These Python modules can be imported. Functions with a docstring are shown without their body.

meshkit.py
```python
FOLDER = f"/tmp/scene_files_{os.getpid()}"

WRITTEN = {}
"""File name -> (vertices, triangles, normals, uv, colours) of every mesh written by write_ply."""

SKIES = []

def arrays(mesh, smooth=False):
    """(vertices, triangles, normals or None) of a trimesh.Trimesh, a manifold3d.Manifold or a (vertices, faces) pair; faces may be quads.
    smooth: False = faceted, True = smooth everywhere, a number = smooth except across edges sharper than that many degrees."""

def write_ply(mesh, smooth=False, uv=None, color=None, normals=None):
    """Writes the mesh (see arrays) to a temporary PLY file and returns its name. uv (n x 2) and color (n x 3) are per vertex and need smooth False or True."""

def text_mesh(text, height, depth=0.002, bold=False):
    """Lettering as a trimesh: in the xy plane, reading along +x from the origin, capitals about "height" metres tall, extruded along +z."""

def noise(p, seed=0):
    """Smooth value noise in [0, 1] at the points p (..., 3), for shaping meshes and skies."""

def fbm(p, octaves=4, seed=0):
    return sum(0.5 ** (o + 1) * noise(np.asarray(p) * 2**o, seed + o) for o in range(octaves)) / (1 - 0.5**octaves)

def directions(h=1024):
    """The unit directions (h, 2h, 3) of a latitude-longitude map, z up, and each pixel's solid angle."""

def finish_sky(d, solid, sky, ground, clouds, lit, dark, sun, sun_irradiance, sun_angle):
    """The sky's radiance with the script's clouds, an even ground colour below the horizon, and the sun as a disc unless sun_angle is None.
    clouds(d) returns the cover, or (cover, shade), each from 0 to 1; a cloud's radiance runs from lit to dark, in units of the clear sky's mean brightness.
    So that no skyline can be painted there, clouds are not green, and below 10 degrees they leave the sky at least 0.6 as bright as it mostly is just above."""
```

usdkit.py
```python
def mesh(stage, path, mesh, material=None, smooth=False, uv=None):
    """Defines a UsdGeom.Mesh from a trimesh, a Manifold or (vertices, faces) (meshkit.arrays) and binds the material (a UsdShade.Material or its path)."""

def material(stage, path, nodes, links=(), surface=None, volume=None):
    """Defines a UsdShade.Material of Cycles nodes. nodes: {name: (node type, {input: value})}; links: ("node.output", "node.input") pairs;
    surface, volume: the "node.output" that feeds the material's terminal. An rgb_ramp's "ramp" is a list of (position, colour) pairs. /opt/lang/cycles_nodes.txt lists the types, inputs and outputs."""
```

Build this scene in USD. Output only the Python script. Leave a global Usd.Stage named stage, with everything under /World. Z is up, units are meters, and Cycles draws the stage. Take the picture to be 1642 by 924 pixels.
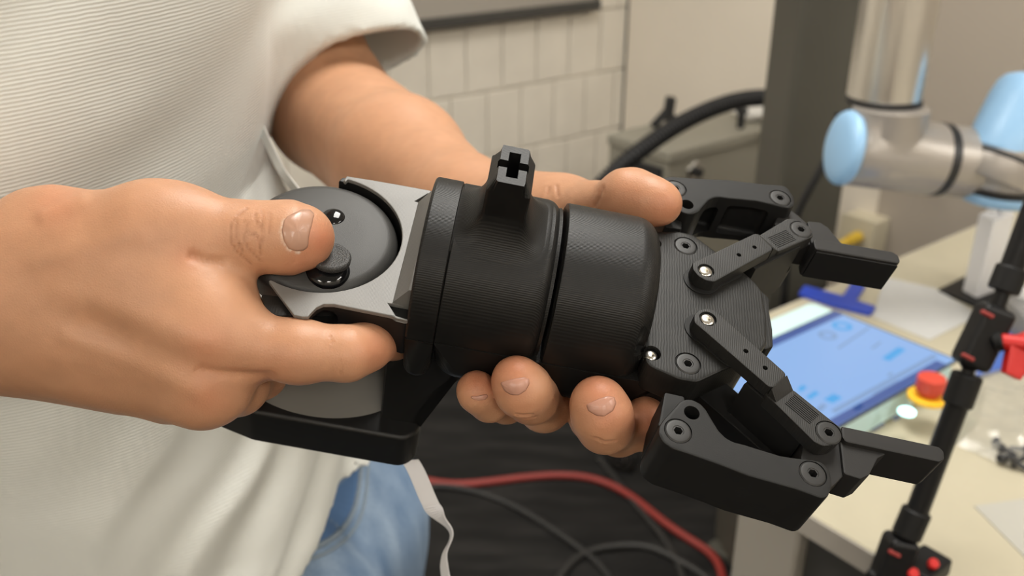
import math, random, zlib
import numpy as np, trimesh
import manifold3d as mf
import shapely
from shapely.geometry import Polygon, LineString, Point
from pxr import Usd, UsdGeom, UsdLux, Gf, Sdf, Vt, UsdShade
import usdkit, meshkit

random.seed(5); np.random.seed(5)
stage = Usd.Stage.CreateInMemory()
UsdGeom.SetStageUpAxis(stage, UsdGeom.Tokens.z); UsdGeom.SetStageMetersPerUnit(stage, 1.0)
UsdGeom.Xform.Define(stage, '/World'); UsdGeom.Scope.Define(stage, '/World/Looks')

# ------------------------------------------------------------------ camera
FPX, EYE, PITCH = 1500.0, 1.32, math.radians(24.5)
sp, cp = math.sin(PITCH), math.cos(PITCH)
R_CAM = np.array([[1, 0, 0], [0, sp, -cp], [0, cp, sp]])      # columns: right, up, back
cam = UsdGeom.Camera.Define(stage, '/World/camera')
FL = 24.0
cam.CreateFocalLengthAttr(FL); cam.CreateHorizontalApertureAttr(FL * 1642 / FPX); cam.CreateVerticalApertureAttr(FL * 924 / FPX)
cam.CreateClippingRangeAttr(Gf.Vec2f(0.02, 50))
cam.CreateFStopAttr(FL / 3.3); cam.CreateFocusDistanceAttr(0.352)
cam.CreateExposureAttr(0.0)
M = np.eye(4); M[:3, :3] = R_CAM; M[:3, 3] = (0, 0, EYE)
cam.AddTransformOp().Set(Gf.Matrix4d(*M.T.ravel().tolist()))

def W(p):                                       # camera coordinates (right, up, back) to world
    return np.asarray(p, float) @ R_CAM.T + np.array([0, 0, EYE])
def K(px, py, z):                               # a sight line at a depth, camera coordinates
    return np.array([(px - 821) / FPX * z, (462 - py) / FPX * z, -z])
def C(px, py, z):
    return W(K(px, py, z))
def on_z(px, py, h):                            # where a sight line meets the level h
    d = R_CAM @ np.array([(px - 821) / FPX, (462 - py) / FPX, -1.0])
    return np.array([0, 0, EYE]) + d * ((h - EYE) / d[2])

# ------------------------------------------------------------------ lights (the ceiling panels of the room)
CEIL = 2.75
LIGHTS = [(-1.6, 0.95), (0.35, 1.0), (-1.25, -2.5), (0.75, -2.5), (2.3, -0.7), (-3.3, -0.9)]
LIGHT_I, LIGHT_C = 19.0, (1.0, 0.97, 0.91)
def make_lights():
    for i, (x, y) in enumerate(LIGHTS):
        l = UsdLux.RectLight.Define(stage, f'/World/ceiling_lamp_{i+1:03d}')
        l.CreateWidthAttr(0.58); l.CreateHeightAttr(1.18); l.CreateIntensityAttr(LIGHT_I); l.CreateColorAttr(Gf.Vec3f(*LIGHT_C))
        l.AddTranslateOp().Set(Gf.Vec3d(x, y, CEIL - 0.035))
make_lights()

# ------------------------------------------------------------------ helpers
used = {}
def numbered(parent, name):
    k = (parent, name); n = used.get(k, 0); used[k] = n + 1
    return name if n == 0 else f'{name}_{n:03d}'
def meta(prim, label=None, cat=None, group=None, kind=None):
    for k, v in (('label', label), ('category', cat), ('group', group), ('kind', kind)):
        if v: prim.SetCustomDataByKey(k, v)
class Thing:
    def __init__(s, name, label=None, cat=None, loc=(0, 0, 0), group=None, kind=None, mat4=None, local=False):
        s.path = '/World/' + numbered('/World', name)
        x = UsdGeom.Xform.Define(stage, s.path); s.prim = x.GetPrim()
        s.off = np.zeros(3)
        if mat4 is not None: x.AddTransformOp().Set(Gf.Matrix4d(*np.asarray(mat4).T.ravel().tolist()))
        else:
            x.AddTranslateOp().Set(Gf.Vec3d(*map(float, loc)))
            if not local: s.off = np.array(loc, float)
        meta(s.prim, label, cat, group, kind)
    def part(s, name, mesh, mat, smooth=35, label=None, kind=None, parent=None):
        base = parent or s.path
        p = base + '/' + numbered(base, name)
        m = put(p, mesh, mat, smooth, s.off)
        meta(m.GetPrim(), label, None, None, kind)
        return p
def put(path, mesh, mat, smooth, off=None, kw=None):
    mesh = as_tm(mesh)
    if off is not None and np.any(off): mesh = trimesh.Trimesh(mesh.vertices - off, mesh.faces, process=False)
    return usdkit.mesh(stage, path, mesh, mat, smooth=smooth)
def single(name, mesh, mat, label=None, cat=None, group=None, kind=None, smooth=35):
    m = put('/World/' + numbered('/World', name), mesh, mat, smooth)
    meta(m.GetPrim(), label, cat, group, kind); return m
def as_tm(m):
    if isinstance(m, trimesh.Trimesh): return m
    if isinstance(m, list): return trimesh.util.concatenate([as_tm(x) for x in m])
    if hasattr(m, 'to_mesh'):
        q = m.to_mesh(); return trimesh.Trimesh(np.array(q.vert_properties[:, :3]), np.array(q.tri_verts), process=False)
    v, f, _ = meshkit.arrays(m); return trimesh.Trimesh(v, f, process=False)
def to_mf(m):
    m = as_tm(m).copy(); m.merge_vertices()
    return mf.Manifold(mf.Mesh(np.asarray(m.vertices, np.float32), np.asarray(m.faces, np.uint32)))
def moved(m, R=None, t=(0, 0, 0)):
    m = as_tm(m); v = np.asarray(m.vertices)
    if R is not None: v = v @ np.asarray(R, float).T
    return trimesh.Trimesh(v + np.asarray(t, float), m.faces, process=False)
def axes(z, x=(1, 0, 0)):                        # rotation whose third column is z
    z = np.asarray(z, float) / np.linalg.norm(z); x = np.asarray(x, float)
    x = x - z * (x @ z)
    if np.linalg.norm(x) < 1e-6: x = np.array([0, 1.0, 0]) - z * z[1]
    x /= np.linalg.norm(x)
    return np.stack([x, np.cross(z, x), z], 1)
def rbox(size, r=0.002, seg=3):                  # box with rounded edges, centred
    sx, sy, sz = (np.array(size) / 2 - r).clip(1e-5)
    s = mf.Manifold.sphere(r, 4 * seg)
    return as_tm(mf.Manifold.batch_hull([s.translate((a * sx, b * sy, c * sz)) for a in (-1, 1) for b in (-1, 1) for c in (-1, 1)]))
def cbox(lo, hi, b=0.0):
    lo, hi = np.array(lo, float), np.array(hi, float)
    if b <= 0:
        m = trimesh.creation.box(hi - lo)
    else:
        h = (hi - lo) / 2; pts = []
        for sx in (-1, 1):
            for sy in (-1, 1):
                for sz in (-1, 1):
                    for k in range(3):
                        q = h.copy() - b; q[k] += b; pts.append(q * (sx, sy, sz))
        m = trimesh.Trimesh(pts).convex_hull
    m.apply_translation((lo + hi) / 2); return m
def lathe(profile, n=64, closed=True):           # profile [(r, z)] from bottom to top, about z
    pr = np.array(profile, float); a = np.linspace(0, 2 * np.pi, n, endpoint=False)
    v = np.stack([np.outer(pr[:, 0], np.cos(a)), np.outer(pr[:, 0], np.sin(a)), np.repeat(pr[:, 1:], n, 1)], -1).reshape(-1, 3)
    f = []
    i = np.arange(n); j = (i + 1) % n
    for k in range(len(pr) - 1):
        a0, b0 = k * n, (k + 1) * n
        f += [np.stack([a0 + i, a0 + j, b0 + j], 1), np.stack([a0 + i, b0 + j, b0 + i], 1)]
    if closed:
        c0, c1 = len(v), len(v) + 1; v = np.vstack([v, [[0, 0, pr[0, 1]], [0, 0, pr[-1, 1]]]])
        e = (len(pr) - 1) * n
        f += [np.stack([np.full(n, c0), j, i], 1), np.stack([np.full(n, c1), e + i, e + j], 1)]
    return trimesh.Trimesh(v, np.vstack(f), process=False)
def spline(pts, n=60):
    from scipy.interpolate import CubicSpline
    p = np.array(pts, float); d = np.r_[0, np.cumsum(np.linalg.norm(np.diff(p, axis=0), axis=1))]
    return CubicSpline(d, p)(np.linspace(0, d[-1], n))
def tube(path, r, n=12):
    p = np.array(path, float); m = len(p); r = np.broadcast_to(np.asarray(r, float), (m,))
    t = np.gradient(p, axis=0); t /= np.linalg.norm(t, axis=1)[:, None]
    x = np.cross(t[0], [0.3, 0.5, 0.81]); x /= np.linalg.norm(x); V = []
    a = np.linspace(0, 2 * np.pi, n, endpoint=False)
    for k in range(m):
        x = x - t[k] * (x @ t[k]); x /= np.linalg.norm(x); y = np.cross(t[k], x)
        V.append(p[k] + r[k] * (np.cos(a)[:, None] * x + np.sin(a)[:, None] * y))
    v = np.vstack(V + [p[:1], p[-1:]]); i = np.arange(n); j = (i + 1) % n; f = []
    for k in range(m - 1):
        a0, b0 = k * n, (k + 1) * n
        f += [np.stack([a0 + i, a0 + j, b0 + j], 1), np.stack([a0 + i, b0 + j, b0 + i], 1)]
    f += [np.stack([np.full(n, m * n), j, i], 1), np.stack([np.full(n, m * n + 1), (m - 1) * n + i, (m - 1) * n + j], 1)]
    return trimesh.Trimesh(v, np.vstack(f), process=False)
def rod(a, b, r, n=24, bev=0.0):
    a, b = np.array(a, float), np.array(b, float); L = np.linalg.norm(b - a)
    pr = [(r, 0), (r, L)] if bev <= 0 else [(r - bev, 0), (r, bev), (r, L - bev), (r - bev, L)]
    return moved(lathe(pr, n), axes(b - a), a)
def ring_slab(poly, z0, z1, b=0.0006, seg=2):
    """Extrude a shapely polygon (holes allowed) from z0 to z1 with rounded top and bottom edges of size b."""
    poly = shapely.geometry.polygon.orient(poly, 1.0)
    rings = [np.array(poly.exterior.coords)[:-1]] + [np.array(r.coords)[:-1] for r in poly.interiors]
    ang = np.linspace(0, np.pi / 2, seg + 1)
    lay = [(b * (1 - math.sin(a)), z0 + b * (1 - math.cos(a))) for a in ang]
    lay += [(b * (1 - math.cos(a)), z1 - b + b * math.sin(a)) for a in ang]
    V, F, cap0, cap1, n0 = [], [], [], [], 0
    inset = []
    for r in rings:
        d1 = r - np.roll(r, 1, 0); d2 = np.roll(r, -1, 0) - r
        d1 /= np.linalg.norm(d1, axis=1)[:, None] + 1e-12; d2 /= np.linalg.norm(d2, axis=1)[:, None] + 1e-12
        n1 = np.stack([-d1[:, 1], d1[:, 0]], 1); n2 = np.stack([-d2[:, 1], d2[:, 0]], 1)
        nn = n1 + n2; nn /= np.maximum(np.linalg.norm(nn, axis=1)[:, None], 1e-9)
        k = np.clip(1 / np.maximum((nn * n1).sum(1), 0.5), 1, 2); nn *= k[:, None]
        m = len(r); i = np.arange(m); j = (i + 1) % m
        for q, (o, z) in enumerate(lay):
            V.append(np.c_[r + nn * o, np.full(m, z)])
            if q:
                a0 = n0 + (q - 1) * m; b0 = n0 + q * m
                F += [np.stack([a0 + i, a0 + j, b0 + j], 1), np.stack([a0 + i, b0 + j, b0 + i], 1)]
        cap0.append(n0 + i); cap1.append(n0 + (len(lay) - 1) * m + i)
        inset.append(r + nn * b); n0 += m * len(lay)
    flat = np.vstack(inset)
    tri = np.array(mf.triangulate([np.ascontiguousarray(r) for r in inset])).reshape(-1, 3)
    d = flat[tri]; cr = (d[:, 1, 0] - d[:, 0, 0]) * (d[:, 2, 1] - d[:, 0, 1]) - (d[:, 1, 1] - d[:, 0, 1]) * (d[:, 2, 0] - d[:, 0, 0])
    if cr.sum() < 0: tri = tri[:, ::-1]
    F += [np.concatenate(cap1)[tri], np.concatenate(cap0)[tri][:, ::-1]]
    return trimesh.Trimesh(np.vstack(V), np.vstack(F), process=False)
def smooth_poly(pts, r, holes=()):               # round the corners of an outline
    p = Polygon(pts).buffer(0)
    p = p.buffer(-r, quad_segs=6).buffer(2 * r, quad_segs=6).buffer(-r, quad_segs=6)
    if p.geom_type != 'Polygon': p = max(p.geoms, key=lambda g: g.area)
    p = p.simplify(r * 0.02)
    for h in holes: p = p.difference(h)
    return p

# ------------------------------------------------------------------ materials
def mat(name, col, rough=0.5, metal=0.0, spec=0.5, var=0.0, vscale=30, bump=None, coat=0.0, emit=0.0, extra=None):
    """bump: list of (kind, scale, strength, distance) of object-space textures."""
    n = {'p': ('principled_bsdf', {'base_color': col, 'roughness': rough, 'metallic': metal, 'specular_ior_level': spec, 'coat_weight': coat})}
    l = []
    n['tc'] = ('texture_coordinate', {})
    if emit: n['p'][1].update(emission_color=col, emission_strength=emit)
    if var:
        n['vn'] = ('noise_texture', {'scale': vscale, 'detail': 5})
        n['vr'] = ('rgb_ramp', {'ramp': [(0.3, tuple(c * (1 - var) for c in col)), (0.7, tuple(min(1, c * (1 + var)) for c in col))]})
        l += [('tc.object', 'vn.vector'), ('vn.fac', 'vr.fac'), ('vr.color', 'p.base_color')]
    prev = None
    for i, b in enumerate(bump or []):
        kind, sc, st, di = b[:4]; t, bn = f't{i}', f'b{i}'
        if kind == 'noise': n[t] = ('noise_texture', {'scale': sc, 'detail': 4}); out = t + '.fac'
        elif kind == 'voronoi': n[t] = ('voronoi_texture', {'scale': sc}); out = t + '.distance'
        else:
            n[t] = ('wave_texture', {'scale': sc, 'bands_direction': kind, 'distortion': b[4] if len(b) > 4 else 0.4, 'detail_scale': 1.0, 'detail': 1}); out = t + '.fac'
        n[bn] = ('bump', {'strength': st, 'distance': di})
        l += [('tc.object', t + '.vector'), (out, bn + '.height')]
        if prev: l.append((prev, bn + '.normal'))
        prev = bn + '.normal'
    if prev: l.append((prev, 'p.normal'))
    if extra: extra(n, l)
    return usdkit.material(stage, '/World/Looks/' + name, n, l, surface='p.BSDF')
LW = lambda mm: 2 * math.pi / (20 * mm * 0.001)
m_barrel = mat('black_print_barrel', (0.009, 0.0087, 0.0082), 0.42, spec=0.3, bump=[('y', LW(0.55), 0.35, 0.00012, 0.3), ('noise', 900, 0.2, 0.0001)], var=0.15, vscale=120)
m_plate = mat('black_print_plate', (0.014, 0.0135, 0.0125), 0.45, spec=0.25, bump=[('x', LW(1.1), 0.16, 0.00012, 3.0), ('noise', 1500, 0.25, 0.0001)], var=0.25, vscale=160)
m_link = mat('black_print_link', (0.016, 0.0155, 0.0145), 0.55, spec=0.38, bump=[('x', LW(0.75), 0.3, 0.00012, 0.2), ('noise', 2500, 0.35, 0.0001)])
m_finger = mat('black_print_finger', (0.013, 0.0128, 0.0125), 0.55, spec=0.25, bump=[('noise', 2500, 0.35, 0.0001)], var=0.1, vscale=100)
m_tip = mat('black_print_tip', (0.018, 0.017, 0.0165), 0.6, spec=0.3, bump=[('noise', 2500, 0.25, 0.0001)])
m_pad = mat('black_rubber', (0.004, 0.004, 0.0045), 0.65)
m_dark = mat('dark_void', (0.006, 0.006, 0.006), 0.7)
m_cradle = mat('grey_print', (0.165, 0.16, 0.15), 0.42, bump=[('x', LW(0.5), 0.12, 0.0001, 0.5), ('noise', 1500, 0.2, 0.0001)])
m_block = mat('black_print_block', (0.006, 0.006, 0.006), 0.5, bump=[('noise', 1200, 0.15, 0.0001)])
m_screwblk = mat('black_oxide_steel', (0.022, 0.0215, 0.021), 0.45, spec=0.4, bump=[('noise', 2500, 0.2, 0.0001)])
m_steel = mat('bright_steel', (0.75, 0.72, 0.66), 0.25, metal=1.0, bump=[('noise', 900, 0.1, 0.0001)])
m_ctrl = mat('dark_grey_plastic', (0.045, 0.044, 0.042), 0.46, spec=0.35, bump=[('noise', 4000, 0.45, 0.00012)])
m_gloss = mat('glossy_black_plastic', (0.006, 0.006, 0.007), 0.08)
m_stick = mat('thumbstick_rubber', (0.035, 0.034, 0.033), 0.55, bump=[('voronoi', 1800, 0.6, 0.0003)])

# ------------------------------------------------------------------ room
CORN = np.array([0.398, 3.28]); WD = np.array([0.79, 0.613]) / math.hypot(0.79, 0.613); WN = np.array([WD[1], -WD[0]])
RW = np.array([[WD[0], -WN[0], 0], [WD[1], -WN[1], 0], [0, 0, 1.0]])     # room frame: t along the block wall (0 at the corner), m into it, z
def TM(x, y): d = np.array([x, y]) - CORN; return np.array([d @ WD, -(d @ WN)])
def RT(t, m, z): return RW @ np.array([t, m, z]) + np.array([*CORN, 0])
def room(mesh): return moved(mesh, RW, (*CORN, 0))
def WB(lo, hi, b=0.0): return room(cbox(lo, hi, b))
def on_plane(px, py, p0, nrm):
    d = R_CAM @ np.array([(px - 821) / FPX, (462 - py) / FPX, -1.0]); o = np.array([0, 0, EYE])
    return o + d * (((np.asarray(p0) - o) @ nrm) / (d @ nrm))
m_wall = mat('painted_wall', (0.74, 0.675, 0.58), 0.55, var=0.02, vscale=5, bump=[('noise', 60, 0.08, 0.001)])
m_block_wall = mat('glossy_block', (0.75, 0.70, 0.615), 0.45, var=0.04, vscale=9, bump=[('noise', 35, 0.12, 0.003)])
m_mortar = mat('mortar', (0.66, 0.61, 0.53), 0.7, bump=[('noise', 120, 0.2, 0.001)])
m_ceil = mat('ceiling_tile', (0.75, 0.74, 0.70), 0.8)
m_trim = mat('dark_trim', (0.05, 0.048, 0.044), 0.5)
m_board = mat('grey_board', (0.36, 0.33, 0.29), 0.5)
def carpet(n, l):
    n['mp'] = ('mapping', {'scale': (3.0, 14.0, 1.0), 'rotation': (0, 0, 0.9)})
    n['n1'] = ('noise_texture', {'scale': 1.6, 'detail': 4}); n['n2'] = ('noise_texture', {'scale': 420, 'detail': 2})
    n['r1'] = ('rgb_ramp', {'ramp': [(0.40, (0.012, 0.0115, 0.011)), (0.52, (0.017, 0.0162, 0.0155)), (0.68, (0.027, 0.0255, 0.024))]})
    n['m1'] = ('mix', {'mix_type': 'multiply', 'fac': 0.6}); n['r2'] = ('rgb_ramp', {'ramp': [(0.35, (0.5, 0.5, 0.5)), (0.65, (1.3, 1.3, 1.3))]})
    l += [('tc.object', 'mp.vector'), ('mp.vector', 'n1.vector'), ('n1.fac', 'r1.fac'), ('tc.object', 'n2.vector'), ('n2.fac', 'r2.fac'), ('r1.color', 'm1.color1'), ('r2.color', 'm1.color2'), ('m1.color', 'p.base_color')]
m_carpet = mat('dark_carpet', (0.035, 0.033, 0.031), 0.95, spec=0.2, extra=carpet, bump=[('noise', 500, 0.6, 0.002)])
RM = 5.0
single('floor', WB((-RM, -RM, -0.1), (0.1, 0.1, 0)), m_carpet, kind='structure')
single('ceiling', WB((-RM, -RM, CEIL), (0.1, 0.1, CEIL + 0.1)), m_ceil, kind='structure')
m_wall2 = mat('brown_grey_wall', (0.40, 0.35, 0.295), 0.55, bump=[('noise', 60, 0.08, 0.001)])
single('trim_2', WB((-0.012, -1.02, 0), (0.0, -0.004, CEIL), 0.002), m_wall, kind='structure')
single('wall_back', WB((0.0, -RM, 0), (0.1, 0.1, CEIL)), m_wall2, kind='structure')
single('wall_near', WB((-RM, -RM - 0.1, 0), (0.1, -RM, CEIL)), m_wall, kind='structure')
single('wall_right', WB((-RM - 0.1, -RM, 0), (-RM, 0.1, CEIL)), m_wall, kind='structure')
wl = Thing('wall_left', kind='structure')
wl.part('wall_core', WB((-RM, 0.010, 0), (0.0, 0.1, CEIL)), m_mortar, False)
rng = random.Random(3)
BWID, BHGT, JT = 0.1375, 0.2065, 0.005
for r in range(13):
    z0 = 0.0465 + r * BHGT
    for k in range(-1, 15):
        t1 = -0.130 + (0.076 if r % 2 == 0 else 0.0) + 0.0025 - k * BWID + (BWID if False else 0)
        t0 = t1 - BWID
        lo, hi = max(t0 + JT / 2, -2.1), min(t1 - JT / 2, -0.004)
        if hi - lo < 0.01: continue
        pr = rng.uniform(-0.0012, 0.0012)
        wl.part('block', WB((lo, 0.0 + pr, z0 + JT / 2), (hi, 0.011, min(z0 + BHGT - JT / 2, CEIL)), 0.0035), m_block_wall, 30)
single('trim_1', WB((-0.0125, -0.012, 0), (-0.0005, 0.002, CEIL), 0.002), m_trim, kind='structure')
bd = Thing('wall_board', 'grey wall board with thick black bottom rail on the block wall', 'board', loc=RT(-0.17, -0.02, 0.9))
bd.part('panel', WB((-1.9, -0.028, 0.905), (-0.176, -0.006, 1.9), 0.002), m_board)
bd.part('rail', WB((-1.9, -0.045, 0.882), (-0.170, -0.003, 0.913), 0.003), m_trim, label='black bottom rail')
bd.part('rail', WB((-0.185, -0.034, 0.914), (-0.170, -0.003, 1.9), 0.002), m_trim)
# ceiling fixtures round the lamps
m_fix = mat('white_enamel', (0.8, 0.8, 0.78), 0.4)
for x, y in LIGHTS:
    f_ = Thing('ceiling_light', kind='structure', loc=(x, y, CEIL - 0.03))
    fr = Polygon([(-0.31, -0.61), (0.31, -0.61), (0.31, 0.61), (-0.31, 0.61)]).difference(Polygon([(-0.292, -0.592), (0.292, -0.592), (0.292, 0.592), (-0.292, 0.592)]))
    f_.part('frame', moved(ring_slab(fr, -0.012, 0.029, 0.002), None, f_.off), m_fix)


# ------------------------------------------------------------------ the handheld gripper; its frame: u along the barrel, v across, n out of the palm plate
PHI, TLT, PSI = np.radians([8.292, 41.327, -3.718])
_u = np.array([math.cos(PHI), -math.sin(PHI), 0]); _up = np.array([math.sin(PHI), math.cos(PHI), 0]); _z = np.array([0, 0, 1.0])
_n = math.cos(TLT) * _z + math.sin(TLT) * _up; GV = np.cross(_n, _u)
GU = math.cos(PSI) * _u + math.sin(PSI) * _n; GN = math.cos(PSI) * _n - math.sin(PSI) * _u
GQ = K(882, 462, 0.375)
G4 = np.eye(4); G4[:3, :3] = R_CAM @ np.stack([GU, GV, GN], 1); G4[:3, 3] = W(GQ)
def L(px, py, c):                                # sight line to the plane n = c of the gripper
    r = K(px, py, 1.0); X = r * ((GQ @ GN + c) / (r @ GN)) - GQ
    return np.array([X @ GU, X @ GV])
def LP(pts, c): return np.array([L(x, y, c) for x, y in pts])
def GC(a, b, c): return GQ + GU * a + GV * b + GN * c     # gripper point in camera coordinates
RX = np.array([[0, 0, 1.0], [1, 0, 0], [0, 1, 0]])       # lathe axis z -> u
g = Thing('handheld_gripper', 'black 3D-printed two-finger gripper with cylindrical barrel held in both hands', 'gripper', mat4=G4)
def hexhole(af, depth):
    a = np.arange(6) * np.pi / 3; return mf.CrossSection([np.stack([np.cos(a), np.sin(a)], 1) * af / math.sqrt(3)]).extrude(depth)
def cyl(r, z0, z1, n=48): return mf.Manifold.cylinder(z1 - z0, r, r, n).translate((0, 0, z0))
def black_screw(parent, x, y, c, r=0.0048):
    s = g.part('screw', moved(to_mf(lathe([(r, -0.004), (r, 0.0001), (r - 0.0005, 0.0005), (r - 0.0012, 0.0006), (0.0021, 0.0006), (0.0019, 0.0004)], 48)) - hexhole(0.0029, 0.02).translate((0, 0, -0.008)), None, (x, y, c)), m_screwblk, 25, parent=parent, label='black countersunk hex screw')
def steel_screw(parent, x, y, c, r=0.0028, h=0.0009):
    pr = [(r, -0.003), (r, 0.0001)] + [(r * math.cos(a), 0.0001 + h * math.sin(a)) for a in np.linspace(0.2, 1.15, 6)]
    m = to_mf(lathe(pr, 40)) - hexhole(0.0019, 0.01).translate((0, 0, h - 0.0012))
    g.part('screw', moved(m, None, (x, y, c)), m_steel, 30, parent=parent, label='bright steel hex screw')
def csk(x, y, c, r, d): return (cyl(r, c - d, c + 0.003) + cyl(0.0019, c - 0.007, c)).translate((x, y, 0))

# rear collar and two barrels (front shells), trimmed at the case seam, and the rear shell
SEAM = -0.004
def trimmed(pr, n=160):
    m = to_mf(moved(lathe(pr, n), RX))
    return m.trim_by_plane((0, 0, 1), SEAM)
def arc(r0, z0, rad, a0, a1, k=7): return [(r0 + rad * math.cos(a), z0 + rad * math.sin(a)) for a in np.linspace(a0, a1, k)]
PI = math.pi
collar = [(0.030, -0.0525), (0.0335, -0.0525)] + arc(0.0337, -0.0511, 0.0014, -PI / 2, 0, 4)[1:] + [(0.0351, -0.0418), (0.0345, -0.0414)]
m_ = to_mf(moved(lathe(collar, 160), RX)); g.part('collar', m_.trim_by_plane((0, 0, 1), SEAM), m_barrel, 30)
bA = [(0.0343, -0.0412), (0.0346, -0.0408), (0.0346, -0.0085)] + arc(0.0346 - 0.006, -0.0078, 0.006, 0, PI / 3.2, 6) + [(0.0322, -0.0016)]
A_ = trimmed(bA)
# socket post on the rear barrel
def rrect(a, b, r, k=72):
    p = Polygon([(-a, -b), (a, -b), (a, b), (-a, b)]).buffer(-r).buffer(r, quad_segs=8) if r > 0 else Polygon([(-a, -b), (a, -b), (a, b), (-a, b)])
    th = np.linspace(0, 2 * np.pi, k, endpoint=False) + 0.02; out = []
    for t in th:
        q = p.exterior.intersection(LineString([(0, 0), (0.2 * math.cos(t), 0.2 * math.sin(t))])); out.append((q.x, q.y))
    return np.array(out)
PU = -0.0247
rings = [np.c_[rrect(0.0080 + 0.0095, 0.0098 + 0.0095, 0.010), np.full(72, 0.018)]]
for ph in np.linspace(0, PI / 2, 14):
    fr = 0.0120; o = fr * (1 - math.sin(ph)); q = rrect(0.0080 + o, 0.0098 + o, 0.0012 + o * 0.95)
    base_c = np.sqrt(np.maximum(0.0346 ** 2 - np.minimum(np.abs(q[:, 1]), 0.03) ** 2, 1e-8))
    rings.append(np.c_[q, base_c - 0.0004 + fr * (1 - math.cos(ph))])
rings += [np.c_[rrect(0.0080, 0.0098, 0.0012), np.full(72, 0.0546)], np.c_[rrect(0.0050, 0.0098, 0.0004), np.full(72, 0.0600)]]
def loft(rings):
    n = len(rings[0]); v = np.vstack(list(rings) + [rings[0].mean(0)[None], rings[-1].mean(0)[None]]); i = np.arange(n); j = (i + 1) % n; f = []
    for k in range(len(rings) - 1):
        a0, b0 = k * n, (k + 1) * n; f += [np.stack([a0 + i, a0 + j, b0 + j], 1), np.stack([a0 + i, b0 + j, b0 + i], 1)]
    e = (len(rings) - 1) * n; f += [np.stack([np.full(n, e + n), j, i], 1), np.stack([np.full(n, e + n + 1), e + i, e + j], 1)]
    return trimesh.Trimesh(v, np.vstack(f), process=False)
post = to_mf(loft(rings)).translate((PU, 0, 0))
slot = to_mf(cbox((-0.0021, -0.0066, 0.045), (0.0021, 0.0066, 0.062))) + to_mf(cbox((-0.0056, -0.0019, 0.050), (0.0056, 0.0019, 0.062)))
post = post - slot.translate((PU, 0, 0))
g.part('rear_barrel', A_, m_barrel, 30)
g.part('socket_post', post, m_barrel, 28, label='square post with a cross-shaped socket in its top')
bB = [(0.0326, -0.0004), (0.0345, 0.0004), (0.0347, 0.001), (0.0347, 0.0290)] + arc(0.0347 - 0.009, 0.0290, 0.009, 0, PI / 2, 9) + [(0.018, 0.0383)]
B_ = trimmed(bB)
for s in (1, -1): B_ = B_ - csk(*(L(1046, 567, 0.0074) * (1, s)), 0.0074, 0.0034, 0.004).translate((-0.0012, 0, 0.0)) - to_mf(rod((0.036, -s * 0.0300, 0.0074), (0.036, -s * 0.0300, 0.03), 0.0034))
g.part('front_barrel', B_, m_barrel, 30)
def stadium(u0, u1, v, c0, c1, r, k=5):
    s = mf.Manifold.sphere(r, 28); out = []
    for uu in (u0 + r, u1 - r):
        for vv in (-v + r, v - r): out.append(s.translate((uu, vv, c1 + r)))
    top = to_mf(cbox((u0, -v, c0 - 0.001), (u1, v, c0)))
    return mf.Manifold.batch_hull(out + [top])
g.part('rear_shell', stadium(-0.041, 0.046, 0.0347, SEAM - 0.0003, -0.030, 0.010), m_barrel, 30)
g.part('rear_cap', stadium(-0.0522, -0.0414, 0.0351, SEAM - 0.0003, -0.030, 0.005), m_barrel, 30)

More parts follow.
